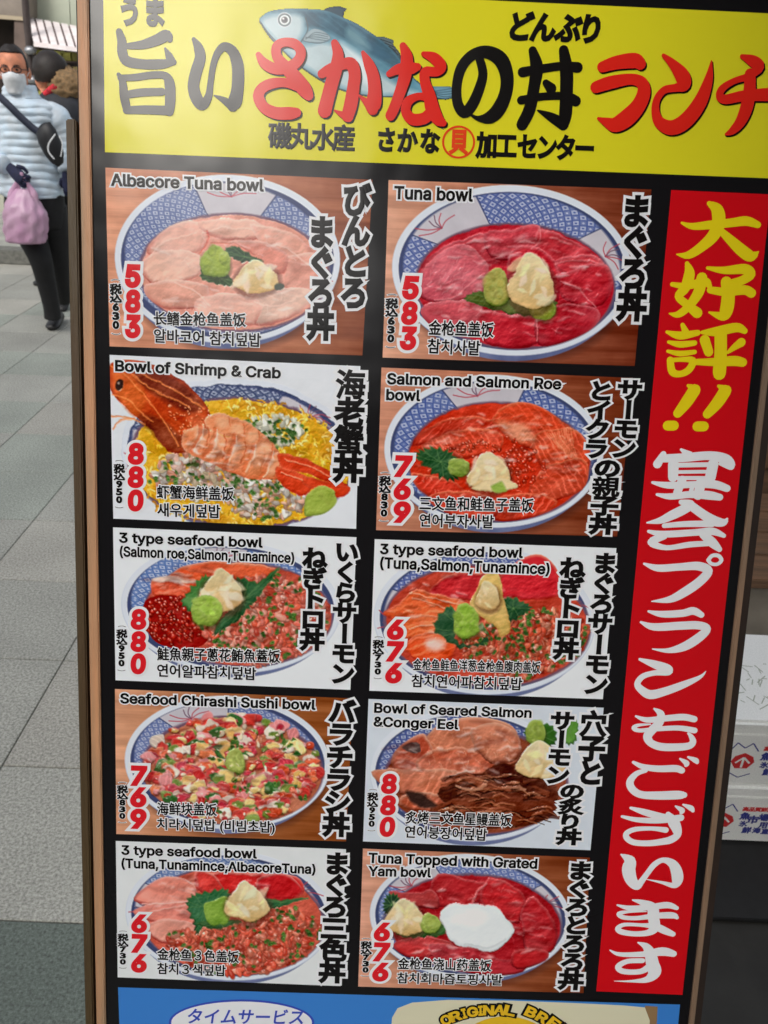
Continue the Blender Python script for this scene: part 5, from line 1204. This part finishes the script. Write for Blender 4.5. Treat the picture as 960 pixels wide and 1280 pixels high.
o2.append(loft('handle', tube_rings([pt(28, 250, -.22), pt(24, 236, -.22), pt(26, 222, -.24)], [.014, .008, .006], 8), M_PINK))
wp(pb, o2)

# ------------------------------------------------------------------ second passer-by
YQ = 6.4
M_DJ = mat('dark_jacket', (30, 32, 40), .7, .2, 20); M_FUR = mat('beige_fur', (150, 126, 92), .9, .3, 60, (112, 88, 60)); M_REDS = mat('red_scarf', (170, 36, 48), .9, .3, 40)
p2_ = empty('person', tuple(ground_at(80, 350)), 'dark haired passer-by in dark jacket with fur hood and red collar', 'person')
def qt(x, y, dy=0): return at_y(x, y, YQ+dy)
c2 = qt(60, 111); hr = head_rings(c2, math.radians(-112), .92)
o3 = [loft('body', hr, M_SKIN)]
hc = c2+np.array([.04, .0, .115]); o3.append(ell_mesh('hair', hc, (.122, .125, .128), M_HAIR, None, 0, -.55, 24, 14, .03, 4)); o3.append(ell_mesh('hair', hc+np.array([.03, .02, -.06]), (.085, .09, .09), M_HAIR, None, 0, -.8, 20, 10, .03, 5))
o3.append(loft('scarf', tube_rings([qt(56, 118, -.1), qt(70, 108, -.1), qt(84, 98, -.05)], [.02, .026, .022], 10), M_REDS))
o3.append(ell_mesh('fur_hood', qt(86, 110, .0), (.14, .14, .13), M_FUR, None, 0, -1, 36, 22, .09, 8))
rows = [(112, 60, 90, .09), (120, 50, 108, .13), (135, 44, 118, .15), (160, 44, 116, .15), (200, 46, 112, .15), (232, 48, 110, .15)]
o3.append(loft('jacket', px_rings(rows, YQ, 3), M_DJ))
for a_, b_ in ((66, -.08), (90, .1)):
    gz = at_y(a_, 345, YQ+b_); gz[2] = .02
    o3.append(loft('trouser_leg', tube_rings([qt(a_, 226), qt(a_, 280, b_), gz+np.array([0, 0, .06])], [.1, .07, .05], 12), M_PANT)); o3.append(shoe(np.array([gz[0], gz[1], 0]), (-.8, -.6, 0)))
wp(p2_, o3)

# ------------------------------------------------------------------ shops across the street
def slab_px(name, pts, Y, depth, m, parent=None, **k):
    P = [at_y(x, y, Y) for x, y in pts]; n = len(P)
    V = [tuple(p) for p in P]+[(p[0], p[1]+depth, p[2]) for p in P]
    F = [tuple(range(n)), tuple(range(2*n-1, n-1, -1))]+[(i, i+n, (i+1) % n+n, (i+1) % n) for i in range(n)]
    o = mesh_obj(name, V, F, m, None, **k)
    bm = bmesh.new(); bm.from_mesh(o.data); bmesh.ops.recalc_face_normals(bm, faces=bm.faces[:]); bm.to_mesh(o.data); bm.free()
    if parent: wp(parent, [o])
    return o
YS = 9.5
M_FAS = mat('taupe_fascia', (132, 122, 112), .7, .08, 6); M_BEI = mat('beige_trim', (170, 156, 132), .6); M_INT = mat('dark_interior', (44, 36, 32), .8, .4, 4); M_BRN = mat('brown_pillar', (104, 88, 80), .6, .15, 5)
M_GRN = mat('pale_green_panel', (172, 178, 160), .55, .04, 3); M_POST = mat('bronze_post', (62, 52, 50), .45, .2, 8); M_AWN = mat('white_awning', (226, 216, 216), .6, .05, 10); M_RIB = mat('awning_rib', (86, 66, 66), .6)
shop = empty('shopfront', tuple(ground_at(5, 285)), 'dim shopfront with taupe fascia and brown pillar behind the masked walker', 'shop')
slab_px('fascia', [(-120, -40), (31, -40), (32, 21), (-120, 8)], YS, 3, M_FAS, shop)
slab_px('trim', [(-120, 8), (32, 21.2), (32, 26), (-120, 14)], YS-.04, .1, M_BEI, shop)
slab_px('interior', [(-120, 10), (20, 22), (16, 250), (-120, 250)], YS+1.2, .1, M_INT, shop)
slab_px('pillar', [(18, 24), (34, 26), (36, 262), (14, 262)], YS-.02, .3, M_BRN, shop)
M_STEPW = mat('pale_base_wall', (166, 166, 152), .7, .06, 8)
slab_px('base_wall', [(-120, 222), (120, 226), (120, 300), (-120, 296)], YS-.5, .4, M_STEPW, shop)
post = empty('downpipe', tuple(ground_at(46, 285)), 'dark bronze downpipe between the shopfront and the awning stall', 'pipe')
o4 = [loft('pipe', tube_rings([at_y(29, -40, YS-.3), at_y(33, 20, YS-.3), at_y(37, 60, YS-.3), at_y(41, 110, YS-.3), at_y(48, 270, YS-.3)], [.035]*5, 12), M_POST)]
for y in (63, 100): o4.append(ell_mesh('bracket', at_y(38 if y < 90 else 41, y, YS-.36), (.06, .05, .04), mat('galvanised', (150, 152, 156), .4, metal=.7), None))
o4.append(loft('cable', tube_rings([at_y(40, 58, YS-.32), at_y(44, 90, YS-.34), at_y(48, 130, YS-.32)], [.012]*3, 6), M_POST)); wp(post, o4)
stall = empty('awning_stall', tuple(ground_at(80, 285)), 'street stall under a white ribbed awning with yellow green goods', 'stall')
for x0, x1 in ((33, 88), (88.6, 150)): slab_px('wall_panel', [(x0-4, -60), (x1-4, -60), (x1, 36+(x1-60)*.12), (x0, 24+(x0-33)*.12)], YS+.3, .2, M_GRN, stall)
TL, TR, BR, BL = at_y(34, 21, YS+.2), at_y(150, 42, YS+.2), at_y(162, 71, YS-.5), at_y(43, 56, YS-.5)
n = 11
for k in range(n):
    t0, t1 = k/n, (k+.76)/n; t2 = (k+1)/n
    q = [TL*(1-t0)+TR*t0, TL*(1-t1)+TR*t1, BL*(1-t1)+BR*t1, BL*(1-t0)+BR*t0]; V = [tuple(p) for p in q]+[tuple(p-np.array([0, 0, .01])) for p in q]
    F = [(0, 3, 2, 1), (4, 5, 6, 7), (0, 1, 5, 4), (1, 2, 6, 5), (2, 3, 7, 6), (3, 0, 4, 7)]
    wp(stall, [mesh_obj('awning_panel', V, F, M_AWN)])
    q = [TL*(1-t1)+TR*t1, TL*(1-t2)+TR*t2, BL*(1-t2)+BR*t2, BL*(1-t1)+BR*t1]; V = [tuple(p-np.array([0, 0, .012])) for p in q]+[tuple(p-np.array([0, 0, .03])) for p in q]
    wp(stall, [mesh_obj('rib', V, F, M_RIB)])
slab_px('valance', [(42, 52), (162, 68), (162, 73), (42, 58)], YS-.53, .02, M_AWN, stall)
slab_px('back_wall', [(30, 20), (160, 30), (160, 290), (30, 280)], YS+1.5, .1, M_INT, stall)
slab_px('counter', [(44, 128), (160, 134), (160, 285), (46, 280)], YS-.1, .8, mat('counter_wood', (92, 70, 52), .7, .2, 6), stall)
slab_px('shelf', [(44, 92), (160, 98), (160, 101), (44, 95)], YS, .6, M_BRN, stall)
slab_px('shelf', [(44, 74), (160, 80), (160, 82), (44, 76)], YS+.2, .5, M_BRN, stall)
M_GD = [mat('yellow_green_goods', (178, 176, 84), .6, .2, 12), mat('olive_goods', (132, 128, 62), .6, .2, 12), mat('straw_goods', (196, 180, 120), .6, .2, 12), mat('dark_goods', (60, 44, 30), .6)]
rg = np.random.default_rng(3)
for row, (yy, hh) in enumerate(((68, 10), (86, 11), (121, 12))):
    for k in range(9):
        x = 48+k*11+rg.uniform(-1, 1); y = yy+k*.9; c = at_y(x+5, y, YS+.25-.1*(row == 2)); sc_ = rg.uniform(.8, 1.1)
        mi_ = int(rg.choice([0, 0, 1, 2, 3])); bm = bmesh.new(); add_box(bm, c[0]-.045*1.1, c[0]+.045*1.1, c[1]-.06, c[1]+.06, c[2]-hh*.0046, c[2]+hh*.0046*sc_, .015)
        o = bm_obj('goods_packet', bm, M_GD[mi_]); o['label'] = '%s packet, %s on the %s of the awning stall' % (['yellow green', 'olive', 'straw coloured', 'dark brown'][mi_], ['first', 'second', 'third', 'fourth', 'fifth', 'sixth', 'seventh', 'eighth', 'ninth'][k]+' from the left', ['upper shelf', 'lower shelf', 'counter'][row]); o['category'] = 'packet'; o['group'] = 'packets on the awning stall'

# ------------------------------------------------------------------ the street behind the photographer: what the glossy board mirrors, plus a canopy and a block added to cut its glare
M_CAN = mat('added_dark_canopy', (46, 44, 44), .8, .1, 2)
can = empty('glare_canopy', (2.4, -2, 2.6), 'unseen dark canopy over the shop side, added to cut the glare on the board', 'canopy')
box('added_canopy_roof', -2.43, 6, -6, 2.55, 0, .12, M_CAN, can)  # out of view, put in so its edge ends the sky glare on the board
bh = empty('building', (-6, -16, 0), 'grey terrace across the street behind the viewpoint', 'building')
box('wall', -20, 18, -4, 0, 0, 7.6, mat('far_facade', (110, 106, 100), .8, .1, 1), bh)
bl = empty('building', (-6.6, -9.5, 0), 'unseen tall plain block at left behind the viewpoint, added to cut the glare on the board', 'building')
box('wall', -2.2, 2.0, -6.5, 6, 0, 9.6, mat('left_blocker', (96, 94, 92), .8, .1, 1), bl)  # unseen block added to hide sky from the board's left edge
for k in range(9):
    box('window', -18+k*4, -16+k*4, 0, .05, 3.6, 5.6, M_INT, bh)
